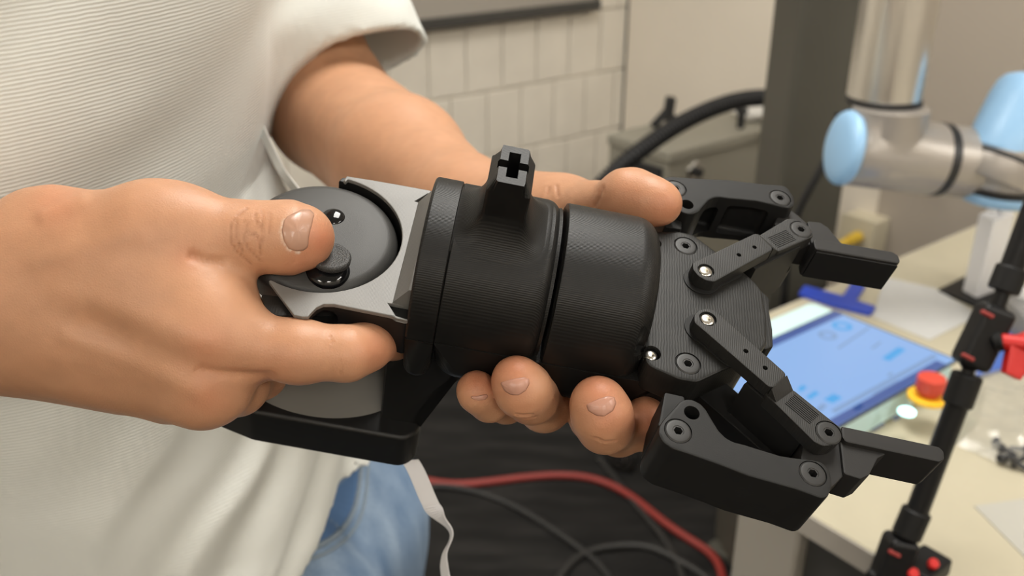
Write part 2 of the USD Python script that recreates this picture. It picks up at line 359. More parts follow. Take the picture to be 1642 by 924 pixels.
# palm plate with its wall, and the mechanism under it
half = LP([(1040, 372), (1087, 371), (1111, 376), (1131, 391), (1147, 403), (1180, 427), (1210, 451), (1221, 466)], 0.0074)
half = half[half[:, 1] > 0]
tail = [(half[-1][0] + 0.001, 0.0)]
pl = np.vstack([half, tail, half[::-1] * (1, -1)])
pl[:, 0] = np.maximum(pl[:, 0], 0.037)
PS1, PS2, PS3 = np.array([0.0541, 0.0310]), np.array([0.0403, 0.0292]), np.array([0.0603, 0.0127])
pp = smooth_poly(pl, 0.004)
plate = to_mf(ring_slab(pp.buffer(0.0004), -0.0075, 0.0074, 0.0012))
for s in (1, -1):
    plate = plate - csk(PS1[0], s * PS1[1], 0.0074, 0.0051, 0.0008) - csk(PS2[0], s * PS2[1], 0.0074, 0.0034, 0.0035)
pt = g.part('palm_plate', plate, m_plate, 30)
for s in (1, -1):
    black_screw(pt, PS1[0], s * PS1[1], 0.0070)
    steel_screw(pt, PS2[0], s * PS2[1], 0.0052, 0.0026, 0.0013)
g.part('palm_base', ring_slab(smooth_poly(pl * (0.985, 0.93), 0.005), -0.030, -0.0076, 0.004), m_block)
g.part('sensor_block', ring_slab(smooth_poly(np.vstack([LP([(1217, 463), (1226, 470), (1234, 478), (1234, 500), (1239, 528), (1240, 556), (1229, 560)], 0.002), [(0.07, -0.016), (0.07, 0.014)]]), 0.0012), -0.006, 0.002, 0.0006), m_plate, label='dark strip standing out beyond the palm plate')

# the two finger linkages, mirrored across the barrel's axis
F_OUT = LP([(1111, 641), (1123, 647), (1132, 656), (1141, 671.5), (1153, 691), (1164, 702), (1176, 708.5), (1194, 713), (1211, 718.5), (1252, 731), (1275, 734.5), (1300, 737), (1318, 741), (1331, 754), (1335, 775), (1329, 795), (1321, 800), (1314, 799), (1278, 786), (1200, 764), (1156, 747), (1111, 731), (1077.6, 720), (1062, 709), (1055.6, 696), (1057, 683.6), (1064, 673), (1080.6, 655), (1091, 643.5), (1100, 640)], 0.0092)
F_P1, F_P2, F_H = np.array([0.0494, -0.0633]), np.array([0.0976, -0.0707]), np.array([0.0545, -0.0545])
K_OUT = LP([(1134, 494), (1121, 497), (1113, 505), (1113, 517), (1130, 531), (1237.6, 624.5), (1263, 602), (1259, 597), (1202, 546), (1148, 497)], 0.0138)
K_LOW = np.array([L(1246, 612, 0.0122), L(1229, 626, 0.0122), L(1244, 648, 0.0097), L(1306, 709, 0.0097), L(1320, 715.5, 0.0097), L(1338, 714, 0.0097), L(1350, 703, 0.0097), L(1351, 690, 0.0097), L(1346, 684, 0.0097), L(1274, 626, 0.0097)])
K_W, K_E = np.array([0.0603, -0.0127]), np.array([0.1054, -0.0524])
for s in (1, -1):                                # s = 1: the side nearer to the lens
    mir = np.array([1, s])
    po = smooth_poly(F_OUT * mir, 0.0025)
    ou = to_mf(ring_slab(po, -0.0168, 0.0094, 0.0009))
    ou = ou - csk(F_P1[0], s * F_P1[1], 0.0094, 0.0051, 0.0008) - csk(F_P2[0], s * F_P2[1], 0.0094, 0.0051, 0.0008) - cyl(0.0029, -0.01, 0.02).translate((F_H[0], s * F_H[1], 0))
    # weight-saving windows in the inner wall, and the fork that takes the finger tip
    for (u0, u1, c0, c1) in ((0.0625, 0.0715, -0.0130, 0.0030), (0.0745, 0.0940, -0.0130, 0.0050)):
        w = to_mf(rbox((u1 - u0, 0.012, c1 - c0), 0.0022)).translate(((u0 + u1) / 2, -s * 0.0630, (c0 + c1) / 2))
        ou = ou - w
    ou = ou - to_mf(cbox((0.091, -0.0095, -0.0117), (0.115, 0.0095, 0.0045))).rotate((0, 0, s * 12)).translate((-0.001, -s * 0.080, 0)) if False else ou
    fo = g.part('outer_link', ou, m_finger, 30, label='broad outer finger link nearer to the lens' if s > 0 else 'broad outer finger link on the far side')
    black_screw(fo, F_P1[0], s * F_P1[1], 0.0091); black_screw(fo, F_P2[0], s * F_P2[1], 0.0091)
    mt = smooth_poly(np.vstack([LP([(1066, 629), (1098, 636), (1098, 668), (1052, 690), (1057, 676)], 0.004), ]) * mir, 0.001)
    g.part('finger_mount', ring_slab(mt, -0.020, 0.004, 0.0005), m_finger, 30)
    # inner link: raised bar, ramp, lower end with a ridged panel
    ko = smooth_poly(K_OUT * mir, 0.0022)
    ki = to_mf(ring_slab(ko, 0.0076, 0.0138, 0.0006)) - csk(K_W[0], s * K_W[1], 0.0138, 0.0035, 0.0012)
    for hx, hy in ((1196, 563), (1227, 590)):
        q = L(hx, hy, 0.0138) * mir; ki = ki - cyl(0.0010, 0.009, 0.02, 20).translate((q[0], q[1], 0))
    kl = to_mf(ring_slab(smooth_poly(K_LOW * mir, 0.0018), 0.0030, 0.0097, 0.0006)) - csk(K_E[0], s * K_E[1], 0.0097, 0.0051, 0.0008)
    ramp = []
    for (x, y, cc) in ((1237, 624, 0.0136), (1262, 602, 0.0136), (1272, 627, 0.0096), (1245, 646, 0.0096)):
        q = L(x, y, cc) * mir; ramp += [(q[0], q[1], cc), (q[0], q[1], 0.0045)]
    ki = ki + kl + mf.Manifold.hull_points(np.array(ramp))
    # ridges: grooves along the link in the lower end
    a_, b_ = L(1266, 640, 0.0097) * mir, L(1306, 673, 0.0097) * mir
    d = (b_ - a_) / np.linalg.norm(b_ - a_); nn = np.array([-d[1], d[0]])
    for q in np.linspace(-1, 1, 8):
        o = nn * q * 0.0030; R_ = np.eye(3); R_[:2, 0] = d; R_[:2, 1] = nn
        gr = moved(cbox((0, -0.00018, -0.0004), (np.linalg.norm(b_ - a_), 0.00018, 0.002)), R_, (*(a_ + o), 0.0097))
        if np.linalg.det(R_) < 0: gr.invert()
        ki = ki - to_mf(gr)
    il = g.part('inner_link', ki, m_link, 25, label='narrow inner link nearer to the lens' if s > 0 else 'narrow inner link on the far side')
    steel_screw(il, K_W[0], s * K_W[1], 0.0130); black_screw(il, K_E[0], s * K_E[1], 0.0094)
    fl = Point(K_W[0], s * K_W[1]).buffer(0.0074).union(LineString([tuple(K_W * mir), tuple((K_W * 0.75 + K_E * 0.25) * mir)]).buffer(0.0066))
    g.part('washer', ring_slab(fl, 0.0072, 0.0079, 0.0002), m_finger, parent=il)
    # the matching link on the underside
    lo = smooth_poly(np.vstack([K_OUT, K_LOW]) * mir, 0.002) if False else LineString([tuple((K_W + (-0.003, -0.002)) * mir), tuple((K_E + (-0.003, -0.000)) * mir)]).buffer(0.0072)
    g.part('under_link', ring_slab(lo, -0.0240, -0.0125, 0.0006), m_finger, 30)
    dl = (K_E - K_W) / np.linalg.norm(K_E - K_W); nl_ = np.array([-dl[1], dl[0]]); Lk = np.linalg.norm(K_E - K_W)
    web = Polygon([tuple((K_W + dl * Lk * a + nl_ * w_) * mir) for a, w_ in ((0.44, -0.0062), (0.92, -0.0062), (0.92, 0.0062), (0.44, 0.0062))])
    g.part('link_web', ring_slab(shapely.geometry.polygon.orient(web), -0.0245, 0.0070, 0.0008), m_finger, 30, parent=il)
    # finger tip: hub between the links, block and flat pad
    hub = smooth_poly(np.vstack([LP([(1290, 700), (1349, 712), (1352, 724), (1354, 762), (1340, 776), (1322, 790), (1300, 770), (1284, 735)], 0.0028)]) * mir, 0.0015)
    ft = g.part('fingertip', ring_slab(hub, -0.0108, 0.0028, 0.0006), m_tip, 30, label='finger tip of the link nearer to the lens' if s > 0 else 'finger tip on the far side')
    blk = smooth_poly(LP([(1347, 706), (1428, 724), (1420, 729), (1408, 735), (1394, 762), (1380, 768.5), (1353, 760)], 0.0042) * mir, 0.0012)
    g.part('tip_block', ring_slab(blk, -0.0105, 0.0042, 0.0007), m_tip, 30, parent=ft)
    pd = smooth_poly(np.array([(0.1125, -0.0456), (0.1500, -0.0468), (0.1516, -0.0485), (0.1512, -0.0520), (0.1488, -0.0537), (0.1133, -0.0525), (0.1122, -0.0505)]) * mir, 0.0014)
    g.part('tip_bar', ring_slab(pd, -0.0115, 0.0062, 0.0008), m_tip, 30, parent=ft)
    pad = Polygon(np.array([(0.1135, -0.0450), (0.1505, -0.0462), (0.1505, -0.0472), (0.1135, -0.0460)]) * mir)
    g.part('grip_pad', ring_slab(pad, -0.0112, 0.0050, 0.0004), m_pad, 30, parent=ft, label='flat black rubber pad')

# cradle for the controller: two arms round its face, side wall with a round hole, ramp up to the collar
CT = 0.006
up_in = LP([(556, 297), (566, 300), (582, 301)], CT); DC, DR = np.array([-0.0928, 0.0018]), 0.0302
outer = np.vstack([[(-0.0515, 0.033)], LP([(690, 305), (640, 296), (600, 289), (556, 282), (551, 288)], CT), LP([(553, 296)], CT)])
a0 = math.atan2(outer[-1][1] - DC[1], outer[-1][0] - DC[0]); 
th = np.linspace(a0, -2.05, 40)
inner = DC + (DR + 0.0012) * np.stack([np.cos(th), np.sin(th)], 1)
low = LP([(471, 505), (484, 508), (494, 508), (500, 501), (508, 493), (519, 488), (535, 488), (580, 497), (625, 506)], CT)
cr = smooth_poly(np.vstack([outer, inner, low, [(-0.0515, -0.0345)]]), 0.0006)
for sy in (1, -1): cr = cr.difference(Polygon([(-0.0605, sy * 0.0280), (-0.0512, sy * 0.0272), (-0.0512, sy * 0.0345), (-0.0560, sy * 0.0338)]))
if cr.geom_type != 'Polygon': cr = max(cr.geoms, key=lambda q_: q_.area)
g.part('cradle', ring_slab(cr, 0.0040, CT, 0.0005), m_cradle, 30, label='grey cradle clasping the controller face')
body = np.vstack([[(-0.0515, 0.033)], outer[1:4], [(-0.075, 0.0)], low[[0, 1]] + (0.002, 0.0012), low[5:] + (0, 0.0008), [(-0.0515, -0.0345)]])
hole = to_mf(rod((-0.0838, -0.06, -0.0040), (-0.0838, -0.02, -0.0040), 0.0056, 40))
wallp = to_mf(ring_slab(smooth_poly(np.vstack([[(-0.0515, 0.0325)], [(-0.070, 0.0345)], [(-0.0925, 0.0362)], [(-0.0935, 0.0330)], [(-0.07, 0.0)], [(-0.095, -0.031)], low[[0, 1]] + (0.0, 0.0012), low[4:] + (0, 0.0008), [(-0.0515, -0.0342)]]), 0.0015), -0.016, 0.0038, 0.0006))
disc_cut = cyl(DR + 0.0015, -0.011, 0.02).translate((DC[0], DC[1], 0))
g.part('cradle_wall', (wallp - hole) - disc_cut, m_block, 30)
g.part('clip', ring_slab(smooth_poly(LP([(418, 471), (474, 477.5), (470, 505), (448, 507), (425, 503)], 0.003), 0.001), -0.012, 0.003, 0.0006), m_plate)
rp = [(-0.0590, 0.0062), (-0.0590, 0.0), (-0.0515, 0.0), (-0.0515, 0.0155), (-0.0535, 0.0150)]
g.part('ramp', moved(mf.CrossSection([np.array(rp)[::-1]]).extrude(0.056).translate((0, 0, -0.028)), np.array([[1, 0, 0], [0, 0, 1], [0, 1, 0]])) if False else trimesh.Trimesh([(a, b, c) for b in (-0.0275, 0.0275) for a, c in rp]).convex_hull, m_cradle)
# grip, its base block and the neck that ties the block to the barrel
rg = []
for c, a, b, uu in ((-0.014, 0.020, 0.019, -0.086), (-0.035, 0.0185, 0.0175, -0.086), (-0.050, 0.020, 0.0185, -0.086), (-0.062, 0.025, 0.022, -0.087), (-0.072, 0.034, 0.027, -0.089), (-0.0795, 0.043, 0.030, -0.091)):
    th = np.linspace(0, 2 * np.pi, 72, endpoint=False); rg.append(np.c_[uu + a * np.cos(th), b * np.sin(th), np.full(72, c)])
g.part('grip', loft(rg[::-1]), m_cradle, 40, label='printed grey grip flaring into the base block')
blk = Polygon([(-0.0415, -0.033), (-0.0415, 0.033), (-0.115, 0.033), (-0.135, 0.026), (-0.147, 0.010), (-0.149, -0.004), (-0.144, -0.019), (-0.132, -0.029), (-0.115, -0.033)])
blk = blk.buffer(-0.009, quad_segs=10).buffer(0.009, quad_segs=10)
g.part('base_block', ring_slab(blk, -0.104, -0.079, 0.0022, 4), m_block, 40, label='flat black rounded block under the grip')
nk = np.array([(-0.052, -0.020), (-0.022, -0.020), (-0.0245, -0.034), (-0.031, -0.047), (-0.038, -0.060), (-0.0418, -0.075), (-0.0425, -0.095), (-0.060, -0.095), (-0.060, -0.040)])
nm = ring_slab(smooth_poly(nk, 0.002), -0.024, 0.024, 0.003)
g.part('neck', trimesh.Trimesh(np.stack([nm.vertices[:, 0], nm.vertices[:, 2], nm.vertices[:, 1]], 1), nm.faces[:, ::-1], process=False), m_block, 40)

c4 = G4.copy(); c4[:3, 3] = G4[:3, 3] + G4[:3, :3] @ np.array([DC[0], DC[1], 0.0])
ct = Thing('game_controller', 'dark grey motion controller with round face clasped in the cradle under the thumb', 'controller', mat4=c4)
def dome(r, c0, c1, rad, sag=0.0012):
    pr = [(r - 0.001, c0)] + arc(r - rad, c1 - rad - sag, rad, -0.3, PI / 2 - 0.15, 10)
    rr = pr[-1][0]; pr += [(rr * t, c1 - sag * (t ** 2) * 0.6) for t in (0.8, 0.6, 0.4, 0.2, 0.02)]
    return lathe(pr, 128)
f_ = ct.part('face', dome(DR, -0.012, 0.0056, 0.0058), m_ctrl, 60)
sx = L(526, 430, 0.006) - DC; bx = L(535, 346, 0.006) - DC
sb = ct.part('stick_base', moved(lathe([(0.0084, 0.0035)] + [(0.0084 * math.cos(a), 0.0042 + 0.0040 * math.sin(a)) for a in np.linspace(0, 1.4, 10)], 64), None, (sx[0], sx[1], 0)), m_gloss, 60, label='glossy black ball under the thumbstick')
ct.part('thumbstick', moved(lathe([(0.0035, 0.0065), (0.0062, 0.0078), (0.0074, 0.0090), (0.0075, 0.0106), (0.0069, 0.0114), (0.0057, 0.0115), (0.0052, 0.0110), (0.001, 0.0108)], 64), axes((0.05, 0.10, 1)), (sx[0] + 0.0002, sx[1] + 0.0010, 0)), m_stick, 50, parent=sb, label='textured grey thumbstick cap')
bt = ct.part('button', moved(lathe([(0.0046, 0.0025)] + [(0.0046 * math.cos(a), 0.0050 + 0.0019 * math.sin(a)) for a in np.linspace(0, 1.5, 12)], 48), None, (bx[0], bx[1], 0)), m_gloss, 60, label='glossy black domed button')
bx2 = L(468, 352, 0.006) - DC
ct.part('button', moved(lathe([(0.0046, 0.0025)] + [(0.0046 * math.cos(a), 0.0050 + 0.0019 * math.sin(a)) for a in np.linspace(0, 1.5, 12)], 48), None, (bx2[0], bx2[1], 0)), m_gloss, 60)
th = np.linspace(0, 2 * np.pi, 64, endpoint=False)
hr = [np.c_[0.006 + a * np.cos(th), b * np.sin(th), np.full(64, c)] for c, a, b in ((-0.070, 0.013, 0.012), (-0.05, 0.0165, 0.0155), (-0.03, 0.0172, 0.0165), (-0.011, 0.020, 0.0185))]
ct.part('handle', loft(hr), m_ctrl, 60)
ct.part('trigger', moved(rbox((0.010, 0.014, 0.022), 0.004), axes((0.25, 0, 1)), (0.026, 0, -0.026)), m_ctrl, 60)

# ---- implicit bodies: round cones joined smoothly, meshed by surface nets on a sparse grid
def f_cones(P, groups):
    tot = None
    for prims, k, kj in groups:
        d = np.full(len(P), 1.0, np.float32)
        for (a, b, ra, rb) in prims:
            a = np.asarray(a, np.float32); b = np.asarray(b, np.float32); ab = b - a; L2 = float(ab @ ab)
            mid = (a + b) / 2; R = math.sqrt(L2) / 2 + max(ra, rb) + 0.04
            D = P - mid; m = np.einsum('ij,ij->i', D, D) < R * R
            if not m.any(): continue
            Q = P[m] - a; t = np.clip(Q @ ab / max(L2, 1e-12), 0, 1)
            dd = np.linalg.norm(Q - t[:, None] * ab, axis=1) - (ra + t * (rb - ra))
            e = d[m]; h = np.maximum(k - np.abs(e - dd), 0) / k
            d[m] = np.minimum(e, dd) - h * h * k / 4
        if tot is None: tot = d
        else:
            h = np.maximum(kj - np.abs(tot - d), 0) / kj; tot = np.minimum(tot, d) - h * h * kj / 4
    return tot
def nets(fn, lo, hi, h, B=8):
    lo = np.array(lo, float); n = (np.ceil((np.array(hi) - lo) / (h * B)).astype(int)) * B
    nb = n // B
    cg = np.stack(np.meshgrid(*[np.arange(k + 1) for k in nb], indexing='ij'), -1).reshape(-1, 3)
    cd = fn((lo + cg * B * h).astype(np.float32)).reshape(nb + 1)
    F = np.empty(n + 1, np.float32)
    sgn = np.where(cd < 0, -1, 1).astype(np.float32)
    F[:] = 1.0
    for ix in range(nb[0]):
        F[ix * B:(ix + 1) * B + 1] = np.repeat(np.repeat(sgn[ix], B, 0), B, 1)[:n[1] + 1, :n[2] + 1][None]
    lim = B * h * 1.9
    act = np.zeros(nb, bool)
    for a in (0, 1):
        for b in (0, 1):
            for c in (0, 1): act |= np.abs(cd[a:nb[0] + a, b:nb[1] + b, c:nb[2] + c]) < lim
    blk = np.argwhere(act); o = np.stack(np.meshgrid(*[np.arange(B + 1)] * 3, indexing='ij'), -1).reshape(-1, 3)
    for s in range(0, len(blk), 1500):
        bb = blk[s:s + 1500]; idx = (bb[:, None] * B + o[None]).reshape(-1, 3)
        F[idx[:, 0], idx[:, 1], idx[:, 2]] = fn((lo + idx * h).astype(np.float32))
    S = F < 0
    cell = S[:-1, :-1, :-1].astype(np.int8)
    for a, b, c in ((1, 0, 0), (0, 1, 0), (0, 0, 1), (1, 1, 0), (1, 0, 1), (0, 1, 1), (1, 1, 1)):
        cell += S[a:a + n[0], b:b + n[1], c:c + n[2]]
    cells = np.argwhere((cell > 0) & (cell < 8))
    ident = np.full(tuple(n), -1, np.int32); ident[cells[:, 0], cells[:, 1], cells[:, 2]] = np.arange(len(cells))
    acc = np.zeros((len(cells), 3)); cnt = np.zeros(len(cells))
    corners = [(a, b, c) for a in (0, 1) for b in (0, 1) for c in (0, 1)]
    for p in corners:
        for ax in range(3):
            if p[ax]: continue
            q = list(p); q[ax] = 1
            v0 = F[cells[:, 0] + p[0], cells[:, 1] + p[1], cells[:, 2] + p[2]]; v1 = F[cells[:, 0] + q[0], cells[:, 1] + q[1], cells[:, 2] + q[2]]
            m = (v0 < 0) != (v1 < 0); t = np.where(m, v0 / np.where(m, v0 - v1, 1), 0)
            e = np.tile(np.array(p, float), (len(cells), 1)); e[:, ax] = t
            acc[m] += e[m]; cnt[m] += 1
    V = lo + (cells + acc / cnt[:, None]) * h
    Q = []
    for ax in range(3):
        sl0 = [slice(0, None)] * 3; sl1 = [slice(0, None)] * 3; sl0[ax] = slice(0, -1); sl1[ax] = slice(1, None)
        ed = np.argwhere(S[tuple(sl0)] != S[tuple(sl1)])
        b_, c_ = (ax + 1) % 3, (ax + 2) % 3
        ok = (ed[:, b_] > 0) & (ed[:, c_] > 0) & (ed[:, b_] < n[b_]) & (ed[:, c_] < n[c_]); ed = ed[ok]
        ins = S[ed[:, 0], ed[:, 1], ed[:, 2]]
        def cid(db, dc):
            g_ = ed.copy(); g_[:, b_] += db; g_[:, c_] += dc; return ident[g_[:, 0], g_[:, 1], g_[:, 2]]
        q = np.stack([cid(-1, -1), cid(0, -1), cid(0, 0), cid(-1, 0)], 1)
        q[~ins] = q[~ins][:, ::-1]; Q.append(q[(q >= 0).all(1)])
    Q = np.vstack(Q)
    return V, np.vstack([Q[:, [0, 1, 2]], Q[:, [0, 2, 3]]])
def vnorm(V, F):
    nn = np.zeros_like(V); fc = np.cross(V[F[:, 1]] - V[F[:, 0]], V[F[:, 2]] - V[F[:, 0]])
    for k in range(3): np.add.at(nn, F[:, k], fc)
    return nn / np.maximum(np.linalg.norm(nn, axis=1)[:, None], 1e-12)
def px_of(Vc): return np.stack([821 + Vc[:, 0] / -Vc[:, 2] * FPX, 462 - Vc[:, 1] / -Vc[:, 2] * FPX], 1)
def chain(pts, ex=1.0):                          # joints (px, py, depth, radius in mm) to cones
    J = [(K(x, y, z), r * 0.001 * ex) if not isinstance(x, np.ndarray) else None for x, y, z, r in pts]
    return [(J[i][0], J[i + 1][0], J[i][1], J[i + 1][1]) for i in range(len(J) - 1)]
def cone(a, b):
    return (K(*a[:3]), K(*b[:3]), a[3] * 0.001, b[3] * 0.001)
def back(w): return (np.asarray(w) - [0, 0, EYE]) @ R_CAM            # world to camera coordinates
ELB_R, SHO_R = back((-0.46, 0.36, 1.15)), back((-0.27, 0.39, 1.41))
ELB_L, SHO_L = K(532, 178, 0.695), back((-0.26, 0.775, 1.41))

# right hand: thumb over the controller face, fingers closing round the grip
palm_r = [
    cone((-60, 452, .366, 26), (10, 452, .364, 25)), cone((-60, 502, .372, 24), (10, 502, .370, 22.5)),
    (ELB_R, K(-60, 480, .368), 0.046, 0.034),
    cone((10, 455, .364, 24.5), (120, 440, .358, 24)), cone((10, 502, .370, 22.5), (150, 520, .358, 24)),
    cone((60, 470, .360, 24), (335, 540, .343, 16.5)), cone((40, 500, .363, 23), (330, 608, .347, 14.2)),
    cone((30, 520, .370, 22), (275, 622, .360, 13)), cone((20, 535, .378, 19), (215, 612, .378, 12)),
    cone((70, 388, .357, 16), (235, 374, .345, 17)), cone((90, 420, .356, 20), (250, 430, .348, 19)),
    cone((200, 430, .350, 19), (318, 475, .345, 15.5)), cone((240, 470, .350, 18), (330, 520, .344, 16)),
    cone((285, 360, .346, 13.5), (315, 440, .352, 9.5)), cone((300, 430, .352, 11), (350, 470, .352, 8.5)),
    cone((330, 555, .343, 13.6), (345, 552, .343, 13.2)), cone((326, 628, .346, 11.5), (334, 625, .347, 11.5)), cone((58, 345, .353, 5.5), (80, 340, .352, 5.5)),
]
thumb_r = chain([(235, 372, .345, 17), (320, 372, .346, 13.2), (392, 378, .348, 11.9), (440, 381, .349, 12.0), (472, 381, .350, 12.3), (489, 381, .351, 10.3)])
index_r = chain([(335, 545, .343, 14.5), (400, 553, .343, 12.3), (480, 564, .343, 11.2), (556, 567, .346, 9.6), (588, 557, .354, 8.4), (632, 541, .378, 8.2), (645, 520, .398, 7.4)])
mid_r = chain([(330, 624, .347, 12.6), (380, 618, .364, 11.2), (418, 600, .388, 9.8), (440, 575, .412, 9.0), (468, 548, .428, 8.2)])
ring_r = chain([(272, 622, .360, 12), (345, 635, .388, 9.8), (392, 612, .412, 9.0), (425, 580, .428, 8.2)])
pink_r = chain([(215, 612, .378, 11), (290, 630, .404, 8.6), (345, 612, .424, 8), (390, 585, .436, 7.2)])
G_R = [(palm_r, 0.014, 0), (thumb_r, 0.006, 0.007), (index_r, 0.005, 0.006), (mid_r, 0.005, 0.004), (ring_r, 0.005, 0.004), (pink_r, 0.005, 0.004)]
# left hand: palm behind the barrel, thumb along its far side, fingertips coming up on the near side
def D3(a, b, c): return GC(a, b, c)
WR = K(842, 366, .462)
def to(a, b, ra, rb): return (a, b, ra * 0.001, rb * 0.001)
mcp = [D3(.047, .012, -.047), D3(.026, .014, -.049), D3(.005, .014, -.048), D3(-.014, .014, -.045)]
palm_l = [
    (ELB_L, K(640, 262, .585), 0.0455, 0.040), (K(640, 262, .585), K(745, 342, .51), 0.040, 0.029), (K(745, 342, .51), WR, 0.029, 0.022),
    (SHO_L, ELB_L, 0.052, 0.044),
    cone((840, 372, .468, 21), (900, 380, .458, 18)),
    to(WR, mcp[0], 19, 12), to(WR, mcp[1], 19, 12), to(WR, mcp[2], 19, 12), to(WR, mcp[3], 18, 11),
    cone((850, 352, .460, 17), (905, 345, .446, 15)), cone((905, 345, .446, 15), (950, 342, .428, 12.5)), cone((905, 360, .450, 15), (975, 400, .440, 12)),
]
thumb_l = chain([(905, 345, .446, 14.5), (952, 338, .424, 11.5), (1004, 315, .406, 10.2), (1040, 322, .401, 9.8), (1060, 327, .399, 8.9)]) + [cone((1006, 305, .408, 8.2), (1019, 298, .408, 6.6))]
idx_l = [to(mcp[0], D3(.052, -.027, -.0435), 11.5, 9.2)] + [(D3(.052, -.027, -.0435), K(1052, 690, .392), 0.0092, 0.0085)] + chain([(1052, 690, .392, 8.5), (1036, 668, .366, 8.2)])
mid_l = [to(mcp[1], D3(.030, -.027, -.0435), 11.5, 10.2)] + [(D3(.030, -.027, -.0435), K(992, 690, .388), 0.0102, 0.0100)] + chain([(992, 690, .388, 10), (970, 682, .356, 10.0), (964, 662, .350, 10.6), (958, 645, .349, 9.7)])
rng_l = [to(mcp[2], D3(.008, -.027, -.0435), 11.5, 9.8)] + [(D3(.008, -.027, -.0435), K(880, 642, .390), 0.0098, 0.0092)] + chain([(880, 642, .390, 9.2), (852, 638, .361, 9.4), (838, 624, .352, 10.0), (826, 608, .350, 8.6)])
pnk_l = [to(mcp[3], D3(-.014, -.026, -.041), 10.5, 8.4)] + [(D3(-.014, -.026, -.041), K(812, 648, .392), 0.0084, 0.0074)] + chain([(812, 648, .392, 7.4), (785, 645, .368, 7.0), (766, 630, .361, 6.9), (763, 625, .3605, 6.6)])
G_L = [(palm_l, 0.014, 0), (thumb_l, 0.006, 0.006), (idx_l, 0.005, 0.004), (mid_l, 0.005, 0.004), (rng_l, 0.005, 0.0015), (pnk_l, 0.005, 0.0015)]

def bbox(groups, pad, keep=None):
    pts = np.array([q for pr, _, _ in groups for (a, b, _, _) in pr for q in (a, b)])
    return pts.min(0) - pad, pts.max(0) + pad
# fine skin: right hand with part of the forearm, left hand with forearm and elbow
loR, hiR = bbox(G_R, 0.035); loR[0] = K(-190, 0, .37)[0]
VR, FR = nets(lambda P: f_cones(P, G_R), loR, hiR, 0.0009)
loL, hiL = bbox(G_L, 0.04); loL[0] = K(330, 0, .69)[0]; hiL[1] = K(0, -60, .69)[1]
VL, FL_ = nets(lambda P: f_cones(P, G_L), loL, hiL, 0.0010)
NR, NL = vnorm(VR, FR), vnorm(VL, FL_)
pxR, pxL = px_of(VR), px_of(VL)
face_R = NR[:, 2] > 0.0; face_L = NL[:, 2] > -0.2

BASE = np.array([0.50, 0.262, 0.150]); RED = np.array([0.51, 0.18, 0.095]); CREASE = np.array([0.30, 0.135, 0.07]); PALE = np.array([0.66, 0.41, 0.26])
def tone_of(V): 
    nz = meshkit.fbm(V * 55, 3, 7)[:, None]; n2 = meshkit.fbm(V * 220, 2, 9)[:, None]
    return BASE * (0.90 + 0.20 * nz) * (0.96 + 0.08 * n2)
def blend(T, col, w): return T * (1 - w[:, None]) + col * w[:, None]
def seg_dist(P, line):
    d = np.full(len(P), 1e9)
    for a, b in zip(line[:-1], line[1:]):
        a, b = np.array(a, float), np.array(b, float); ab = b - a; t = np.clip(((P - a) @ ab) / (ab @ ab), 0, 1)
        d = np.minimum(d, np.linalg.norm(P - a - t[:, None] * ab, axis=1))
    return d
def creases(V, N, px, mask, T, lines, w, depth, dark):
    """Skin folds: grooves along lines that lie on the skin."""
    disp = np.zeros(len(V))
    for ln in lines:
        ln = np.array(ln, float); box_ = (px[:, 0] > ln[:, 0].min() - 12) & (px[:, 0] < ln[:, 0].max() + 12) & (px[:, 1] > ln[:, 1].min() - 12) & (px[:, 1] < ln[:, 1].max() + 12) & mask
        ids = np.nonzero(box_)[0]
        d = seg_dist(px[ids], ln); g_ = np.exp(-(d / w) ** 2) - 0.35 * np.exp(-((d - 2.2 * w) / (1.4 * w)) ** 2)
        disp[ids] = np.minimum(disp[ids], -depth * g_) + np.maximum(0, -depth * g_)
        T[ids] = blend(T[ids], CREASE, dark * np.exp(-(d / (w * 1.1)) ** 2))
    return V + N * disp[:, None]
TR, TL = tone_of(VR), tone_of(VL)
def z1(lst): return [(360 + x / 5.135, 270 + y / 5.135) for x, y in lst]
nearR = face_R & (-VR[:, 2] < 0.345)
VR = creases(VR, NR, pxR, nearR, TR, [
    z1([(190, 330), (110, 385), (62, 450), (45, 530), (60, 620), (105, 690), (170, 745), (215, 785)]), z1([(165, 430), (180, 460), (172, 515), (210, 540), (255, 545)]),
    z1([(155, 545), (165, 600), (200, 665), (255, 725), (300, 765)]), z1([(255, 375), (262, 430), (285, 480)]), z1([(312, 350), (308, 450), (318, 560), (292, 650), (296, 710)]),
    z1([(372, 370), (368, 470), (380, 560)]), z1([(105, 430), (90, 530), (112, 610), (150, 680)]), z1([(250, 548), (280, 590), (285, 660)])], 1.7, 0.00032, 0.48)
VR = creases(VR, NR, pxR, face_R, TR, [[(546, 575), (548, 590), (545, 603)], [(535, 590), (537, 604)], [(530, 540), (534, 552)]], 1.4, 0.0004, 0.3)
